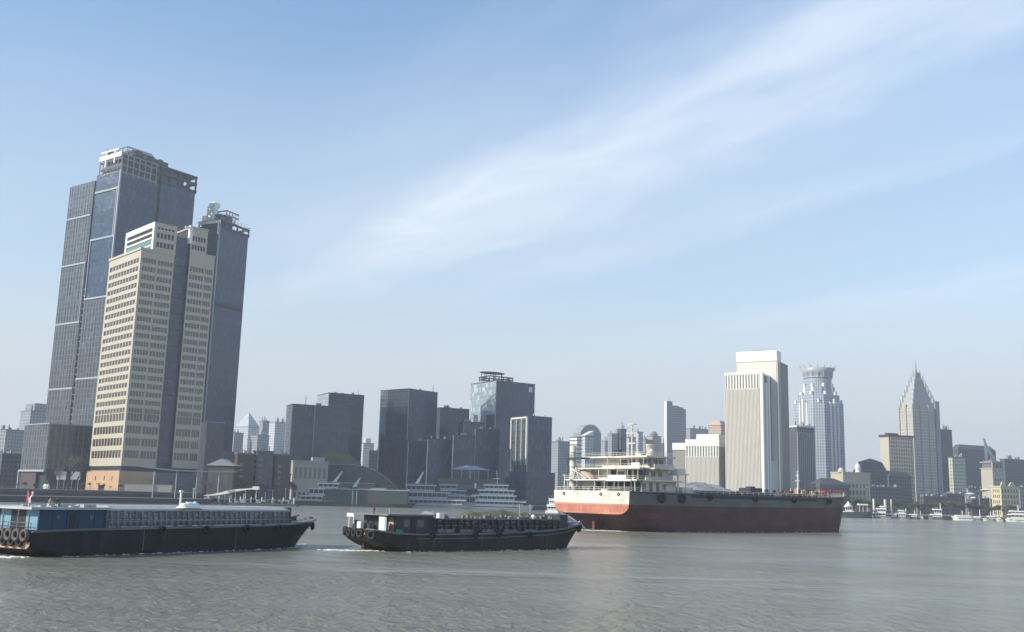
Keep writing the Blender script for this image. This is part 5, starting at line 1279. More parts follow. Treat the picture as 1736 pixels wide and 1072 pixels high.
# cabin
cb = MB().box(1.1, 10.8, .35, B-.35, 3.3, 6.0).build('cabin', Mt['blue'], b1)
MB().box(.9, 1.12, .4, 3.0, 3.4, 6.0).box(.9, 1.12, 6.4, 8.8, 3.4, 6.0).box(.9, 1.12, 10.4, 11.6, 3.4, 6.0).build('stern_panel', Mt['blueL'], b1)
MB().box(.95, 1.12, 3.0, 6.4, 3.4, 6.0).box(.95, 1.12, 8.8, 10.4, 3.4, 6.0).build('doorway', Mt['slot'], cb)
mb = MB()
for x in (3.4, 8.4): mb.box(x, x+.55, .3, .36, 4.8, 5.3)
mb.build('window', Mt['win'], cb); MB().box(5.5, 6.3, .29, .36, 3.5, 5.5).build('door', Mt['slot'], cb)
mb = MB()
for x in (1.1, 2.9, 5.0, 6.7, 9.1, 10.6): mb.box(x, x+.1, .27, .36, 3.3, 6.0)
mb.build('wall_rib', Mt['blue'], cb)
MB().box(-.4, 11.4, -.1, B+.1, 6.0, 6.32).build('cabin_roof', Mt['rail'], b1)
mb = MB()
for k in range(22): x = random.uniform(0, 11); y = random.uniform(.2, 5); mb.box(x, x+random.uniform(.3, 1.5), y, y+.6, 6.32, 6.32+random.uniform(.08, .4))
mb.build('roof_clutter', Mt['frame'], b1)
mb = MB(); 
for y in (.6, 3.0, 6.4, 8.8, 11.4): mb.tube((-.2, y, 3.3), (-.2, y, 6.0), .07, 5)
rail(mb, [(0, .3, 3.3), (0, B-.3, 3.3)], 1.0, .05, 1.2); mb.build('stern_railing', Mt['deckg'], b1)
# hold coaming with diagonal stays
xa, xb = 11.4, 46.0
co = MB().box(xa, xb, 1.0, B-1.0, 3.5, 6.05).build('hold_coaming', Mt['coam'], b1)
mb = MB().box(xa, xb, .72, 1.0, 5.9, 6.15).box(xa, xb, .8, 1.0, 4.6, 4.72); mb.build('coaming_rim', Mt['rail'], co)
mb = MB(); n = 34
for k in range(n):
    x = xa+(xb-xa)*(k+.5)/n; mb.add([(x-.05, .15, 3.6), (x+.05, .15, 3.6), (x+.05, 1.0, 3.6), (x-.05, 1.0, 3.6), (x-.05, .75, 5.85), (x+.05, .75, 5.85), (x+.05, 1.0, 5.85), (x-.05, 1.0, 5.85)], [(0, 1, 5, 4), (1, 2, 6, 5), (3, 0, 4, 7), (4, 5, 6, 7)])
mb.build('coaming_stay', Mt['coam'], co)
mb = MB(); random.seed(21)
for k in range(98):
    x = random.uniform(xa, xb-1); z = random.uniform(4.75, 5.8)
    if k % 2: mb.tube((x, .85, z), (x+random.uniform(.2, .7), .85, z+random.uniform(.2, .6)), .05, 4)
    else: mb.box(x, x+random.uniform(.1, .5), .8, 1, z, z+random.uniform(.05, .25))
mb.build('coaming_fittings', Mt['rail'], co)
mb = MB()
for k in range(7): x = xa+1+(xb-xa)*k/7; mb.add([(x, 1.0, 6.05), (x+(xb-xa)/7-.15, 1.0, 6.05), (x+(xb-xa)/7-.15, B-1, 6.05), (x, B-1, 6.05), (x, 2.6, 6.55), (x+(xb-xa)/7-.15, 2.6, 6.55), (x+(xb-xa)/7-.15, B-2.6, 6.55), (x, B-2.6, 6.55)], [(0, 1, 5, 4), (1, 2, 6, 5), (2, 3, 7, 6), (3, 0, 4, 7), (4, 5, 6, 7)])
mb.build('hatch_cover', Mt['silver'], b1)
rail(MB(), [(xa, .12, 3.6), (xb, .12, 3.9)], .8, .03, 3.2, False).build('side_railing', Mt['rail'], b1)
MB().box(xb, xb+.8, 1.2, B-1.2, 3.8, 6.5).build('forward_bulkhead', Mt['steelD'], b1)
mb = MB(); mb.tube((48.6, 4, 4.6), (48.6, 8, 4.6), .35, 10).box(48.1, 49.1, 3.7, 4, 4.0, 5.1).box(48.1, 49.1, 8, 8.3, 4.0, 5.1).box(50, 52, 5, 7, 4.3, 4.9).tube((51, 5, 4.9), (53.5, 6, 5.1), .13, 6); mb.build('windlass', Mt['pink'], b1)
mb = MB().tube((53.6, 4.6, 4.6), (54.6, 4.2, 3.4), .12, 5).tube((54.1, 3.7, 3.4), (54.9, 4.8, 3.3), .14, 5); mb.build('anchor', Mt['steelD'], b1)
for k, (x, y, z, ax_) in enumerate(((55.7, 5.2, 4.2, (1, -.5, 0)), (56.3, 6.0, 3.9, (1, 0, 0)), (55.6, 4.6, 3.3, (1, -.7, 0)))):
    tyre(W(s, x, y, z), axw(s, *ax_), .5, .24, 'black tyre on the bow tip of the big barge, '+['upper near one', 'foremost one', 'lowest one'][k], 'tyres on the big barge')
for k in range(4):
    tyre(W(s, -.35, .9+k*1.75, 2.75), axw(s, -1, 0), .62, .25, 'scuffed tyre on the stern of the big barge, %s from its corner' % ('nearest', 'second', 'third', 'fourth')[k], 'tyres on the big barge', 'rubberG')
    if k < 3: tyre(W(s, -.30, 1.9+k*1.8, 1.9), axw(s, -1, 0), .5, .2, 'small low tyre under the upper row at the big barge stern, %s from its corner' % ('nearest', 'second', 'third')[k], 'tyres on the big barge')
for k, x in enumerate((20, 28, 36, 43)):
    tyre(W(s, x, -.22, 3.2), axw(s, 0, -1), .42, .2, 'dark tyre hung on the side of the big barge, %s from the stern' % ('first', 'second', 'third', 'fourth')[k], 'tyres on the big barge')
# mast and covered winch amidships
uw = s.u(328, 860); mb = MB().tube((uw, 3, 6.3), (uw, 3, 8.9), .16, 6).box(uw-.25, uw+.25, 2.8, 3.2, 8.6, 8.9); tag(mb.build('signal_post', Mt['white'], None, s.C, s.th), 'short white post standing on the hold cover of the big barge', 'post')
m = heap('canvas_heap', uw-1.8, uw+2.6, .3, 2.4, 6.3, 1.0, Mt['whitetop'], 4, None, 12, 6); m.location = s.C; m.rotation_euler = (0, 0, s.th); tag(m, 'heap of white canvas lying on the edge of the big barge hold', 'canvas')
fp = W(s, 1.2, 3.2, 6.3); t = thing('flag', 'small red and white flag on a pole over the blue cabin', 'flag', fp)
MB().tube((0, 0, 0), (-.3, 0, 2.0), .04, 5).build('pole', Mt['white'], t)
m = MB(); vs = []
for i in range(7):
    for j in range(3): vs.append((-.28-.03*i+.10*math.sin(i*1.3), .05+.12*math.sin(i*.9+j), 1.95-i*.24-.05*j)); 
for i in range(7): vs[i*3+1] = (vs[i*3][0]+.35, vs[i*3][1]+.1, vs[i*3][2]-.05); vs[i*3+2] = (vs[i*3][0]+.62, vs[i*3][1], vs[i*3][2]+.03)
m.add(vs, [(i*3+j, i*3+j+1, i*3+j+4, i*3+j+3) for i in range(6) for j in range(1)], 0, True).add(vs, [(i*3+1, i*3+2, i*3+5, i*3+4) for i in range(6)], 1, True); m.build('cloth', [Mt['flag'], Mt['flagW']], t)
up = s.u(97, 860); person(W(s, up, 1.6, 6.3), s.th+R(150), 'person in a khaki jacket sitting on the blue cabin roof, nearer the flag', 'clothY', 'sit')
up = s.u(108, 860); person(W(s, up, 1.6, 6.3), s.th+R(190), 'person in dark clothes sitting on the blue cabin roof beside the one in khaki', 'cloth', 'sit')
BG1 = s

# ------------------------------------------------ smaller dark barge
s = Site(560, 645, 975, 925, 165, 39, gz=0); L, B = 44.5, 11.0
s.w, s.d = L, B; b2 = s.thing('river_barge', 'shorter weathered black barge in mid river with tyres around its round stern', 'barge')
cy, hb = B/2, B/2
st = [(-1.6, hb*.62, 2.3, .5, 3.6, .9, 0), (-.8, hb*.86, 1.7, .8, 3.5, .95, 0), (.6, hb*.97, 1.0, 1.1, 3.3, .95, 0), (3, hb, 0, 1.3, 3.0, .98, 0), (7, hb, -1.2, .9, 2.8, 1, 0), (L*.5, hb, -1.2, .6, 2.9, 1, 0), (L*.8, hb, -1.2, .6, 3.4, .98, .2), (L*.9, hb*.92, -1.2, .8, 3.9, .84, 1.0), (L*.955, hb*.74, -1.2, .6, 4.4, .6, 2.0), (L*.985, hb*.5, -1, .4, 4.7, .42, 2.8), (L, hb*.22, -1, .1, 4.9, .3, 3.2)]
hull_mesh(st, cy, [2.9, 2.7, 2.3]+[2.0]*8).build('hull', [Mt['blackR'], Mt['blackR'], Mt['tan'], Mt['blackR'], Mt['deckg']], b2)
MB().box(.0, 3.5, cy-.4, cy+.4, -1, 1.2).build('rudder', Mt['blackR'], b2)
# tan stained tuck at the stern quarter
mb = MB()
for i in range(len(st)-1):
    (x0, h0, _, _, z0_, _, r0), (x1, h1, _, _, z1_, _, r1) = st[i], st[i+1]
    for sg in (-1, 1): mb.tube((x0+r0, cy+sg*(h0+.05), z0_-.1), (x1+r1, cy+sg*(h1+.05), z1_-.1), .15, 5)
    if i > 3: mb.tube((x0+r0*.7, cy-(h0+.04), z0_-.8), (x1+r1*.7, cy-(h1+.04), z1_-.8), .09, 5)
mb.build('rubbing_strake', Mt['deckg'], b2)
xc0, xc1 = 1.6, s.u(737, 880)
cb = MB().box(3.0, xc1, .5, B-.5, 2.9, 5.7).build('cabin', Mt['steelD'], b2)
mb = MB()
for x, w_ in ((4.6, 1.1), (7.2, 1.3), (10.8, 1.0)):
    if x+w_ < xc1: mb.box(x, x+w_, .44, .52, 3.9, 5.1)
mb.build('window', Mt['win'], cb); MB().box(6.0, 6.9, .42, .52, 3.1, 5.3).box(9.4, 10.2, .42, .52, 3.1, 5.3).build('door', Mt['slot'], cb)
MB().box(1.2, xc1+.4, .1, B-.1, 5.7, 5.95).build('cabin_roof', Mt['deckg'], b2)
MB().box(2.9, 3.0, 1.0, 2.4, 3.1, 5.4).build('doorway', Mt['tan'], cb); MB().box(2.88, 3.0, 3.2, 4.4, 3.1, 5.3).build('doorway', Mt['slot'], cb)
mb = MB(); pp = []
for i in range(9): a = math.pi*.15+math.pi*.7*i/8; pp.append((1.7-1.0*math.sin(a), 1.6-1.1*math.cos(a)))
mb.prism([(x, y) for x, y in pp]+[(x+.12, y) for x, y in reversed(pp)], 3.1, 5.5); mb.build('curved_screen', Mt['whitetop'], b2)
mb = MB().tube((-.8, 8.8, 3.5), (-.8, 8.8, 5.7), .13, 5).tube((-.8, 8.8, 5.7), (-.8, 7.4, 5.7), .13, 5).tube((-.8, 7.4, 5.7), (-.8, 7.4, 4.2), .13, 5).box(-.9, -.6, 7.4, 9.6, 5.3, 5.9); mb.build('stern_gantry', Mt['white'], b2); MB().box(-1, -.4, 4.8, 6.0, 3.4, 4.6).build('white_locker', Mt['white'], b2)
mb = MB(); random.seed(31)
for k in range(14): x = random.uniform(-.8, 1.6); y = random.uniform(1.5, 9.5); mb.box(x, x+.6, y, y+.8, 3.3, 3.4+random.uniform(.4, 1.5))
mb.build('stern_gear', Mt['steelD'], b2)
MB().box(3.0, 4.4, .3, .45, 2.95, 3.5).build('green_locker', Mt['greenP'], b2)
mb = MB().tube((1.0, 4.2, 5.9), (1.0, 4.2, 7.6), .09, 5).tube((.9, 4.2, 6.6), (1.2, 4.2, 6.6), .2, 5); mb.build('flag_pole', Mt['pink'], b2)
MB().tube((s.u(671, 880), 2.0, 5.9), (s.u(671, 880), 2.0, 6.9), .1, 5).build('roof_post', Mt['frame'], b2)
xa, xb = xc1+.4, L*.89
co = MB().box(xa, xb, .9, B-.9, 2.9, 5.35).build('hold_coaming', Mt['steelD'], b2)
MB().box(xa, xb, .7, .9, 5.2, 5.4).box(xa, xb, .75, .9, 4.1, 4.2).build('coaming_rim', Mt['deckg'], co)
mb = MB(); n = 20
for k in range(n): x = xa+(xb-xa)*(k+.5)/n; mb.box(x-.05, x+.05, .45, .9, 3.0, 5.2)
mb.build('coaming_stay', Mt['steelD'], co)
mb = MB()
for k in range(6): x = xa+.6+(xb-xa)*k/6; mb.box(x, x+(xb-xa)/6*random.uniform(.5, .85), .5, .86, 2.95, 3.55)
mb.build('side_locker', Mt['deckg'], co)
mb = MB(); random.seed(33)
for k in range(100):
    x = random.uniform(xa, xb-1); z = random.uniform(3.2, 5.1); mb.box(x, x+random.uniform(.1, .7), .68, .9, z, z+random.uniform(.05, .3))
mb.build('coaming_fittings', Mt['deckg'], co)
load(s, 'dark lumpy heap with pale pieces in the forward hold of the small barge', xa+7.5, xb-1, 1.3, B-1.3, 5.2, 1.4, m='yellow', name='tarpaulin_load', seed=6, nx=40, ny=12)
load(s, 'grey heap in the after hold of the small barge', xa+.3, xa+7, 1.3, B-1.3, 5.2, 1.2, m='cargo', name='gravel_load', seed=7, nx=20)
mb = MB(); random.seed(35)
for k in range(46): x = random.uniform(xa, xb-1); y = random.uniform(.9, 2.0); mb.box(x, x+random.uniform(.15, .7), y, y+.5, 5.35, 5.4+random.uniform(.15, .8))
mb.build('rim_clutter', Mt['deckg'], b2)
ux = s.u(752, 880); MB().box(ux-.5, ux+.5, .6, 1.4, 5.3, 6.2).build('white_box', Mt['whitetop'], b2)
ux = s.u(907, 880); MB().lathe([(.1, 0), (.4, .2), (.4, .7), (.1, .9)], (ux, .5), 8, z=5.3).build('white_buoy', Mt['whitetop'], b2)
mb = MB().box(s.u(868), s.u(905), .6, .8, 5.75, 5.9).box(s.u(930, 880), L*.93, .5, .7, 6.2, 6.32); mb.build('pale_rail', Mt['frame'], b2)
for px in (893, 911): ux = s.u(px, 880); MB().tube((ux, 2, 5.4), (ux, 2, 7.9), .09, 5).box(ux-.15, ux+.15, 1.9, 2.1, 7.6, 7.95).build('lamp_post', Mt['frame'], b2)
MB().box(xb, L*.935, 1.2, B-1.2, 3.6, 6.2).build('forecastle', Mt['steelD'], b2)
mb = MB(); mb.tube((L*.95, 3, 5.0), (L*.95, 8, 5.0), .45, 8).box(L*.97, L*1.0, 4, 7, 4.7, 5.5).add([(L*.99, 4, 5.9), (L*1.05, 4.6, 5.0), (L*1.05, 6.4, 5.0), (L*.99, 7, 5.9), (L*.99, 4, 4.9), (L*.99, 7, 4.9)], [(0, 1, 2, 3), (0, 4, 1), (3, 2, 5)]); mb.build('windlass', Mt['rail'], b2)
MB().tube((L+3.2, 4.6, 4.9), (L+4.2, 4.3, 3.6), .22, 6).tube((L+3.8, 3.8, 3.6), (L+4.4, 4.9, 3.6), .16, 5).build('anchor', Mt['white'], b2)
for k in range(5):
    a = [(-1.9, 8.2, 3.0, (-1, .3)), (-2.05, 6.6, 2.85, (-1, .1)), (-2.05, 4.9, 2.8, (-1, 0)), (-1.9, 3.4, 2.8, (-1, -.2)), (-1.0, 1.2, 2.6, (-1, -.7))][k]
    tyre(W(s, *a[:3]), axw(s, *a[3]), .55, .25, 'black tyre on the round stern of the small barge, %s from the left' % ('first', 'second', 'third', 'fourth', 'fifth')[k], 'tyres on the small barge')
for k, (x, y, z, ax_) in enumerate(((L+1.6, 2.6, 4.1, (.6, -1)), (L+2.8, 3.8, 4.2, (1, -.8)), (L+3.5, 5.0, 4.3, (1, -.2)), (L+.3, 1.5, 3.7, (.4, -1)))):
    tyre(W(s, x, y, z), axw(s, *ax_), .5, .24, 'black tyre at the bow of the small barge, '+['second back', 'third back', 'foremost', 'farthest back'][k], 'tyres on the small barge')
for k, px in enumerate((733, 806, 846, 898)):
    x = s.u(px, 890); tyre(W(s, x, -.22, 2.6), axw(s, 0, -1), .42, .2, 'black tyre low on the side of the small barge, %s from the stern' % ('first', 'second', 'third', 'fourth')[k], 'tyres on the small barge')
BG2 = s

# ------------------------------------------------ wake foam
def foam(name, pts, n, wd, seed):
    rr = random.Random(seed); mb = MB()
    for k in range(n):
        f = rr.random()*(len(pts)-1); i = int(f); a, b = Vector(pts[i]), Vector(pts[min(i+1, len(pts)-1)]); p = a+(b-a)*(f-i)
        x, y = p.x+rr.gauss(0, wd), p.y+rr.gauss(0, wd*1.2); r = rr.uniform(.05, .38); q_ = rr.uniform(.2, .5)
        m_ = 7; mb.add([(x+math.cos(2*math.pi*j/m_)*r*rr.uniform(.6, 1.5), y+math.sin(2*math.pi*j/m_)*r*q_*2*rr.uniform(.6, 1.5), .02) for j in range(m_)]+[(x, y, .02+r*.22)], [(j, (j+1) % m_, m_) for j in range(m_)], 0, True)
    o = mb.build(name, Mt['foam']); o['kind'] = 'stuff'; return o
wsp = lambda s_, x, y: tuple(W(s_, x, y, 0))[:2]
foam('wake_foam', [wsp(BG1, -1, 1), wsp(BG1, -4, 6), wsp(BG1, -9, 9)], 380, .8, 1)
foam('side_foam', [wsp(BG1, 3, -.3), wsp(BG1, 20, -.5), wsp(BG1, 40, -.4), wsp(BG1, 50, 1)], 70, .7, 2)
foam('bow_foam', [wsp(BG1, 50, 1.5), wsp(BG1, 53, 4.0), wsp(BG1, 56, 8)], 80, .7, 3)
foam('wake_foam', [wsp(BG2, 1, 3), wsp(BG2, -3, 5), wsp(BG2, -6, 7)], 170, .8, 4)
foam('side_foam', [wsp(BG2, 5, -.3), wsp(BG2, 25, -.4), wsp(BG2, 41, .3)], 45, .6, 5)
foam('bow_foam', [wsp(BG2, 41, .8), wsp(BG2, 45, 3)], 60, .4, 6)
foam('wake_foam', [wsp(SHIP, 1, 4), wsp(SHIP, -2, 10), wsp(SHIP, -7, 16)], 340, 1.0, 7)
foam('side_foam', [wsp(SHIP, 10, -.5), wsp(SHIP, 110, -.4)], 70, .7, 8)

# ------------------------------------------------ moored yachts
def yacht(px0, px1, pyw, Y, levels, name, label, hullm, flip=False, hh=None, extra=None, group=None, whitem='white', D=11, cat='yacht'):
    """levels: (px_a, px_b, py_top) deck roofs, lowest first"""
    a = at_y(px0, pyw, Y); b = at_y(px1, pyw, Y); L = b.x-a.x; k = L/(px1-px0)
    t = thing(name, label, cat, (a.x, Y, 0), 0, group); gx = lambda p: (p-px0)*k
    gz = lambda p, q: at_y(p, q, Y).z
    zd = hh if hh else gz((px0+px1)/2, levels[0][2])*.45
    f = (lambda x: L-x) if flip else (lambda x: x)
    stt = [(0, D*.42, -.5, .3, zd, .95, 0), (L*.1, D*.48, -.8, .4, zd, 1, 0), (L*.6, D*.5, -.8, .4, zd, 1, 0), (L*.8, D*.42, -.8, .4, zd*1.05, .8, .3), (L*.93, D*.22, -.8, .2, zd*1.12, .6, L*.03), (L*.98, D*.04, -.6, .1, zd*1.18, .5, L*.05)]
    m = hull_mesh(stt, D/2)
    if flip: m.v = [(L-x, y, z) for x, y, z in m.v]; m.f = [f_[::-1] for f_ in m.f]
    h = m.build('hull', [hullm, hullm, hullm, hullm, Mt['deckg']], t)
    MB().box(L*.06, L*.8, -.04, .02, zd*.55, zd*.72).build('porthole_band', Mt['win'], h) if not flip else MB().box(L*.2, L*.94, -.04, .02, zd*.55, zd*.72).build('porthole_band', Mt['win'], h)
    zp = zd; n = len(levels)
    for i, (pa, pb, pt) in enumerate(levels):
        xa, xb = gx(pa), gx(pb); zt_ = gz((pa+pb)/2, pt); ins = .8+i*.7
        o = MB().box(xa+(xb-xa)*.06, xb-(xb-xa)*.05, ins+.6, D-ins-.6, zp, zt_-1.0).build('cabin', Mt['slot'], t)
        mb = MB(); m_ = max(3, int((xb-xa)/4))
        for j in range(m_+1): x = xa+(xb-xa)*(.06+.87*j/m_); mb.box(x, x+.35, ins+.45, ins+.6, zp, zt_-1.0)
        mb.box(xa+(xb-xa)*.06, xb-(xb-xa)*.05, ins+.4, ins+.6, zp, zp+(zt_-zp)*.3); mb.build('cabin_wall', Mt[whitem], o)
        e = (xb-xa)*.06
        MB().prism([(xa, ins), (xb, ins), (xb, D-ins), (xa, D-ins)], zt_-1.05, zt_, top=[(xa+e*.5, ins+.3), (xb-e*.3, ins+.3), (xb-e*.3, D-ins-.3), (xa+e*.5, D-ins-.3)]).build('deck_roof', Mt[whitem], t)
        rail(MB(), [(xa, ins+.1, zt_), (xb, ins+.1, zt_)], .9, .05, 2.5).build('deck_railing', Mt['frame'], t)
        zp = zt_
    if extra: extra(t, gx, gz, D)
    return t, gx, gz
def slant_mast(pa, ya, pb, yb):
    def f(t, gx, gz, D):
        x0, z0 = gx(pa), gz(pa, ya); x1, z1 = gx(pb), gz(pb, yb); m = MB()
        m.add([(x0-1.6, D/2-.4, z0), (x0+1.4, D/2-.4, z0), (x1+.5, D/2-.3, z1), (x1-.4, D/2-.3, z1), (x0-1.6, D/2+.4, z0), (x0+1.4, D/2+.4, z0), (x1+.5, D/2+.3, z1), (x1-.4, D/2+.3, z1)], [(0, 1, 2, 3), (7, 6, 5, 4), (1, 5, 6, 2), (4, 0, 3, 7), (3, 2, 6, 7)]); m.build('mast', Mt['white'], t)
    return f
def ex1(t, gx, gz, D):
    slant_mast(562, 818, 575, 799)(t, gx, gz, D); slant_mast(597, 826, 606, 810)(t, gx, gz, D)
    MB().add([(gx(546), -.2, gz(546, 855)), (gx(549), -.2, gz(549, 855)), (gx(568), -.2, gz(568, 828)), (gx(565), -.2, gz(565, 828))], [(0, 1, 2, 3)]).box(gx(550), gx(690), .1, D-.3, gz(600, 857.5)+2, gz(600, 831)).build('enclosed_flank', Mt['green'], t)
    MB().box(gx(549), gx(692), -.2, D, gz(620, 831), gz(620, 829.3)).build('flank_roof', Mt['frame'], t)
    MB().box(gx(605), gx(640), -.05, .1, gz(620, 853), gz(620, 836)).build('maroon_panel', Mt['brownb'], t)
    MB().box(gx(596), gx(597.5), -.2, .1, 1.5, gz(597, 832)).box(gx(603), gx(604.5), -.2, .1, 1.5, gz(604, 832)).build('white_strip', Mt['white'], t)
Yy = lambda px: shore_y(px)-14
yacht(505, 700, 858, Yy(600), [(505, 547, 840), (519, 556, 827.5), (534, 572, 818.5)], 'river_cruiser', 'large dark river cruiser with bright white tiered stern decks', Mt['green'], hh=3.2, extra=ex1, cat='cruise boat')
yacht(652, 800, 861, Yy(720)-12, [(660, 790, 846), (668, 762, 833.5), (684, 738, 821.5)], 'yacht', 'grey shaded yacht with tapered tiers and a raked mast, left of the other', Mt['frame'], hh=2.6, extra=slant_mast(704, 820, 714, 800), group='yachts moored below the glass offices', whitem='frame')  # decks lie in shadow; grey material puts that shade into their colour
def ex3(t, gx, gz, D):
    MB().tube((gx(842), D/2, gz(842, 820)), (gx(840), D/2, gz(842, 797)), .3, 6).box(gx(834), gx(846), 2, D-2, gz(842, 812), gz(842, 811)).build('mast', Mt['white'], t)
    MB().box(gx(803), gx(806), 3, 5, gz(805, 828), gz(805, 819)).build('radar_arch', Mt['white'], t)
yacht(783, 902, 861.5, Yy(850)-12, [(784, 892, 849), (798, 876, 839.5), (808, 873, 830.5), (818, 862, 821.5)], 'yacht', 'white multi deck yacht with a tall mast beside the outlined glass office', Mt['white'], hh=3.0, extra=ex3, group='yachts moored below the glass offices')
yacht(738, 812, 860, Yy(760)+3, [(742, 808, 840), (745, 790, 830.5), (742, 774, 821)], 'yacht', 'pale two tier yacht half hidden between the grey and the white one', Mt['conc'], hh=2.5, group='yachts moored below the glass offices', whitem='frame')  # decks greyed likewise to stand for shadow
# white ribbon canopy + pier left
t = thing('ribbon_canopy', 'white ribbon shaped pier canopy behind the middle of the big barge', 'canopy', (0, 0, 0)); m = MB()
Yr = shore_y(390)-10
pr_ = [(345, 841, .3), (360, 840.3, .9), (375, 839, 1.6), (390, 836, 2.2), (403, 833, 1.4), (418, 830.5, .8), (428, 829.5, .8)]
for (a, ya, ta), (b, yb, tb) in zip(pr_, pr_[1:]):
    p, q_ = at_y(a, ya, Yr), at_y(b, yb, Yr)
    m.add([(p.x, Yr, p.z), (q_.x, Yr, q_.z), (q_.x, Yr+5, q_.z), (p.x, Yr+5, p.z), (p.x, Yr, p.z+ta), (q_.x, Yr, q_.z+tb), (q_.x, Yr+5, q_.z+tb), (p.x, Yr+5, p.z+ta)], [(0, 1, 5, 4), (4, 5, 6, 7), (3, 2, 1, 0), (2, 3, 7, 6)])
p = at_y(433, 829, Yr); m.box(p.x-2, p.x+2, Yr, Yr+4, p.z-.6, p.z+1.6); m.build('ribbon', Mt['whitetop'], t)
mb = MB()
for a in (350, 365, 380, 398, 415, 433): q_ = at_y(a, 838, Yr); mb.tube((q_.x, Yr+2, 0), (q_.x, Yr+2, at_y(a, 839-(a-345)*.105, Yr).z), .3, 6)
mb.build('column', Mt['white'], t)
t = thing('floating_pontoon', 'long low floating pontoon with small huts along the quay at centre left', 'pontoon', (0, 0, 0))
a, b = at_y(340, 858, Yr-6), at_y(505, 858, Yr-6)
MB().box(a.x, b.x, Yr-10, Yr-2, -.4, 1.6).build('deck', Mt['quay'], t)
mb = MB(); random.seed(41)
for k in range(26): x = random.uniform(a.x, b.x-3); mb.box(x, x+random.uniform(.5, 4), Yr-8, Yr-5, 1.6, 1.6+random.uniform(.8, 3.2))
mb.build('hut', Mt['steel'], t)
mb = MB()
for k in range(9): x = a.x+(b.x-a.x)*(k+.5)/9; mb.tube((x, Yr-2, -1), (x, Yr-2, 5.5), .4, 6)
mb.build('mooring_pile', Mt['white'], t)
# pale posts on the bank
posts = [(327, 829), (461, 832), (483, 829), (413, 838), (449, 836), (890, 843), (1517, 0), (392, 842)]
proto = None
for k, (px, pt) in enumerate([p for p in posts if p[1]]):
    Y = shore_y(px)+3; g = at_y(px, 850, Y); z = at_y(px, pt, Y).z
    lb = 'white post on the quay at %s' % ['the canopy left end', 'the pontoon right part', 'the river cruiser stern', 'the canopy right part', 'the pontoon centre', 'the left of the cargo ship', 'the canopy centre'][k]
    if proto is None:
        proto = thing('quay_lamp', lb, 'lamp post', (g.x, Y, GZ), 0, 'white posts along the quay'); zz = z-GZ
        MB().tube((0, 0, 0), (0, 0, 6), .28, 6, r2=.2).build('pole', Mt['white'], proto); MB().box(-.7, .7, -.3, .3, 5.9, 6.3).build('lamp_head', Mt['white'], proto)
        proto.scale = (1, 1, zz/6)
    else: copy_thing(proto, (g.x, Y, GZ), 0, lb, (1, 1, max(.4, (z-GZ)/6)))

# ------------------------------------------------ small craft on the right
def workboat(px0, px1, pyw, label, hm, cabins, masts=(), cat='boat', name='workboat', flip=False, hh=2.0, dY=-10):
    Y = shore_y(px0)+dY
    def ex(t, gx, gz, D):
        for (a, ya, yb, r) in masts: MB().tube((gx(a), D/2, gz(a, ya)), (gx(a), D/2, gz(a, yb)), r, 6).build('mast', Mt['white'], t)
    return yacht(px0, px1, pyw, Y, cabins, name, label, Mt[hm], flip, hh, ex, 'small craft moored along the right bank', 'whitetop', 7, cat)
t, gx, gz = workboat(1431, 1480, 877.5, 'dark green barge with a tiered white cabin next to the ship bow', 'green', [(1433, 1449, 867), (1434, 1447, 858)], cat='barge', name='moored_barge', hh=5)
t_, gx_, gz_ = t, gx, gz
MB().box(gx_(1458), gx_(1473), 1, 6, gz_(1465, 857), gz_(1465, 854.5)).build('white_awning', Mt['whitetop'], t)
mb = MB(); 
for p in (1459, 1465, 1472): mb.tube((gx_(p), 2, 5), (gx_(p), 2, gz_(p, 857)), .2, 5)
mb.build('awning_post', Mt['white'], t)
m = MB(); m.lathe([(3.2, 0), (1.8, 1.6), (.3, 4)], (gx_(1441), 3.5), 6, z=gz_(1441, 858)); m.build('pointed_roof', Mt['whitetop'], t)
workboat(1481, 1512, 878, 'white boat with two upright white posts and a sloping white deckhouse', 'conc', [(1484, 1503, 868.5), (1488, 1505, 862), (1495, 1505, 858)], [(1484.5, 868, 846, .9), (1504, 862, 847, 1.1)], flip=True)
workboat(1508, 1524, 878.5, 'small grey boat with one tall white mast right of the double posted boat', 'deckg', [(1512, 1521, 871)], [(1514.5, 871, 847, .6)])
workboat(1519, 1545, 879, 'squat white cabin boat in the middle of the right bank', 'conc', [(1523, 1537, 870), (1525, 1535, 865)], [(1539, 872, 862, .4)])
workboat(1543, 1562, 879.5, 'small dark workboat with a pale cabin left of the tiny white launch', 'deckg', [(1545, 1556, 872)], [(1554, 872, 866, .3)])
workboat(1560, 1568, 880, 'tiny bright white launch below the pyramid tower', 'whitetop', [(1561.5, 1566, 876)], [(1564, 876, 867, .3)], hh=1.4)
workboat(1577, 1602, 881, 'white boat with a big square cabin and a thin mast', 'deckg', [(1581, 1599, 872), (1585, 1599, 863)], [(1598, 863, 854, .4)], flip=True, hh=2.4)
workboat(1617, 1652, 882.5, 'long low white ferry with two short posts', 'whitetop', [(1622, 1648, 874)], [(1635, 873, 866, .4), (1646, 873, 868, .3)], cat='ferry', name='ferry', flip=True, hh=3.0)
workboat(1652, 1668, 883, 'small white boat with a tall thin mast right of the long low ferry', 'conc', [(1655, 1664, 876)], [(1665, 876, 865, .4)])
workboat(1666, 1676, 884, 'little white speedboat between two cabin boats', 'whitetop', [(1669, 1674, 879)], flip=True, hh=1.6)
workboat(1676, 1690, 884.5, 'pale cabin boat left of the last small white boat', 'conc', [(1678, 1688, 875)], [(1683, 875, 868, .3)])
workboat(1688, 1702, 885, 'small white open boat beside the tiered white cruiser', 'whitetop', [(1691, 1698, 878)], flip=True, hh=2.2)
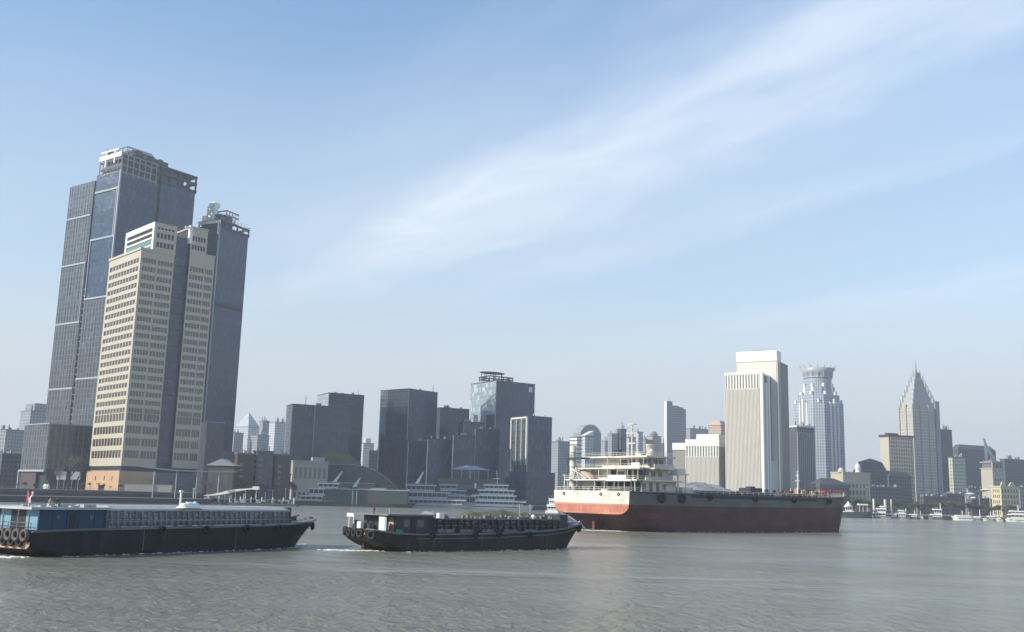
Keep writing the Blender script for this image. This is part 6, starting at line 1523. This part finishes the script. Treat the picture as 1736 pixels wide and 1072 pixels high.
workboat(1709, 1775, 888, 'big white tiered river cruiser cut by the right edge', 'whitetop', [(1712, 1770, 879), (1713, 1768, 872), (1715, 1766, 866.5)], [(1731, 867, 857, .5)], cat='cruise boat', name='river_cruiser', flip=True, hh=2.2, dY=-22)

yacht(922, 950, 884, 415, [(925, 946, 866), (927, 944, 855), (930, 941, 845)], 'pilot_boat', 'small white tiered boat half hidden beside the cargo ship stern', Mt['steelD'], hh=3.0, whitem='whitetop', D=6, cat='boat')
# ------------------------------------------------ trees
def tree_mesh(seed, h, leafy):
    rr = random.Random(seed); tk = MB(); lf = MB(); tips = []
    def br(p, d, L, r, lv):
        q_ = p+d*L; tk.tube(p, q_, r, 5 if lv < 2 else 4, r2=r*.6)
        if lv >= (3 if leafy else 4): tips.append(q_); return
        tips.append(q_) if lv > 1 else None
        for _ in range(3 if lv < 3 else 4):
            nd = (d+Vector((rr.uniform(-1, 1), rr.uniform(-1, 1), rr.uniform(-.15, .7)))*.75).normalized(); br(q_, nd, L*rr.uniform(.6, .8), r*.58, lv+1)
    br(Vector((0, 0, 0)), Vector((rr.uniform(-.05, .05), 0, 1)), h*.3, h*.022, 0)
    n = 16 if leafy else 4
    for t_ in tips:
        for _ in range(n):
            c = t_+Vector((rr.gauss(0, 1), rr.gauss(0, 1), rr.gauss(0, .8)))*h*(.055 if leafy else .04)
            a = Vector((rr.gauss(0, 1), rr.gauss(0, 1), rr.gauss(0, 1))).normalized(); b = a.orthogonal().normalized(); 
            s1, s2 = (h*.028, h*.018) if leafy else (h*.034, h*.0035)
            lf.add([c-a*s1-b*s2, c+a*s1-b*s2*.4, c+a*s1*.8+b*s2, c-a*s1*.6+b*s2], [(0, 1, 2, 3)])
    return tk, lf
protos = []
for i, (leafy, h) in enumerate(((True, 10), (True, 12), (True, 9), (False, 13), (False, 16))):
    tk, lf = tree_mesh(100+i, h, leafy)
    protos.append((tk.mesh('trunk', Mt['bark']), lf.mesh('crown', Mt['leafD' if leafy else 'leafB']), h))
def tree(px, Y, k, label, group, h=None, z=GZ, x=None):
    p = at_y(px, 850, Y); tm, lm, h0 = protos[k]; sc_ = (h or h0)/h0
    t = thing('tree' if k < 3 else 'bare_tree', label, 'tree', (p.x if x is None else x, Y, z), random.uniform(0, 6.28), group); t.scale = (sc_*random.uniform(.9, 1.15), sc_*random.uniform(.9, 1.15), sc_)
    for nm, me in (('trunk', tm), ('crown', lm)):
        o = bpy.data.objects.new(nm, me); col.objects.link(o); o.parent = t
    return t
LM = [(1440, 'the ship bow'), (1458, 'the white turrets'), (1476, 'the cream arcaded building'), (1500, 'the broad sloping roof'), (1525, 'the cream hotel'), (1548, 'the low sloping roof'), (1575, 'the pyramid tower'), (1600, 'the pyramid tower side'),
      (1622, 'the greenish block'), (1645, 'the fabric canopy'), (1668, 'the clock tower left side'), (1690, 'the clock tower'), (1712, 'the yellow cream building'), (1760, 'the right edge')]
CM = [(370, 'the gabled pavilion'), (400, 'the ribbon canopy'), (430, 'the low brown buildings'), (465, 'the pontoon'), (520, 'the white terminal'), (600, 'the dark river cruiser'), (650, 'the arched hall'), (700, 'the raked mast yacht'), (745, 'the glazed bays'), (790, 'the pyramid roofed pavilion'), (870, 'the tall masted yacht'), (1000, 'the ship stern')]
EM = [(60, 'the framed entrance'), (150, 'the left podium'), (215, 'the sandstone base'), (300, 'the pale hoarding'), (400, 'the long pale canopy')]
def lm(px, tab, pre, post=''):
    return pre+next(n for a, n in tab if px <= a)+post
random.seed(77)
px = 1436
while px < 1730:
    Y = shore_y(px)+random.uniform(14, 50)
    if not 1595 < px < 1600 : tree(px, Y, random.choice((0, 1, 2)), lm(px, LM, 'dark evergreen on the right promenade below '), lm(px, LM, 'dark trees below '), random.uniform(9, 15))
    px += random.uniform(4.0, 7.5)
px = 345
while px < 500:
    tree(px, shore_y(px)+random.uniform(12, 40), random.choice((0, 1, 3, 3, 4)), lm(px, CM, 'bank tree standing by '), lm(px, CM, 'bank trees by '), random.uniform(11, 17)); px += random.uniform(5, 10)
px = 560
while px < 850:
    tree(px, shore_y(px)+random.uniform(10, 26), random.choice((0, 1, 2, 0, 3)), lm(px, CM, 'waterfront tree standing behind ', ' on the far bank'), lm(px, CM, 'trees behind '), random.uniform(9, 14)); px += random.uniform(7, 15)
px = 935
while px < 990:
    tree(px, shore_y(px)+random.uniform(10, 26), random.choice((0, 2)), 'tree glimpsed behind the stern of the cargo ship', 'trees behind the ship stern', random.uniform(8, 12)); px += random.uniform(9, 16)
for k, (px, h) in enumerate(((112, 22), (126, 19), (98, 14))):
    tree(px, shore_y(px)+22, 4 if k < 2 else 3, ['tallest bare winter tree in front of the left podium', 'bare winter tree right of the tallest one by the left podium', 'small bare tree left of the tallest one by the left podium'][k], None, h, z=7.2 if False else zt)
px = -5
while px < 335:
    tree(px, shore_y(px)+random.uniform(30, 60), random.choice((0, 3, 3, 1, 2)), lm(px, EM, 'low tree on the left embankment before '), lm(px, EM, 'low trees before '), random.uniform(3.5, 6), z=zt); px += random.uniform(10, 22)
# white kiosks by the podium
for k, (px, py_) in enumerate(((79, 822), (104, 808), (128, 808))):
    p = at_y(px, py_, 640); t = thing('kiosk', ['tiny white tent left of the bare trees', 'pale sign panel left of the tallest bare tree', 'pale sign panel right of the tallest bare tree'][k], 'kiosk' if k == 0 else 'sign panel', (p.x, 640, zt))
    if k == 0: MB().lathe([(2.2, 0), (2.2, 2), (.2, 5)], n=4, smooth=False).build('canvas', Mt['whitetop'], t)
    else: MB().box(-3, 3, 0, .4, p.z-zt-2, p.z-zt+3).build('panel', Mt['frame'], t); MB().tube((-2, .2, 0), (-2, .2, p.z-zt-2), .2, 5).tube((2, .2, 0), (2, .2, p.z-zt-2), .2, 5).build('post', Mt['steel'], t)

# ---------------------------------------------------------------- haze
hz = MB().box(-4600, 4600, -70, 5300, -4.0, 420).build('haze', None); hz['kind'] = 'stuff'
m = bpy.data.materials.new('haze'); m.use_nodes = True; t = m.node_tree; t.nodes.clear()
o_ = t.nodes.new('ShaderNodeOutputMaterial'); pv = t.nodes.new('ShaderNodeVolumePrincipled')
pv.inputs['Color'].default_value = (.82, .88, .97, 1); pv.inputs['Density'].default_value = 1.7e-4; pv.inputs['Anisotropy'].default_value = .1
t.links.new(pv.outputs[0], o_.inputs['Volume']); hz.data.materials.clear(); hz.data.materials.append(m)
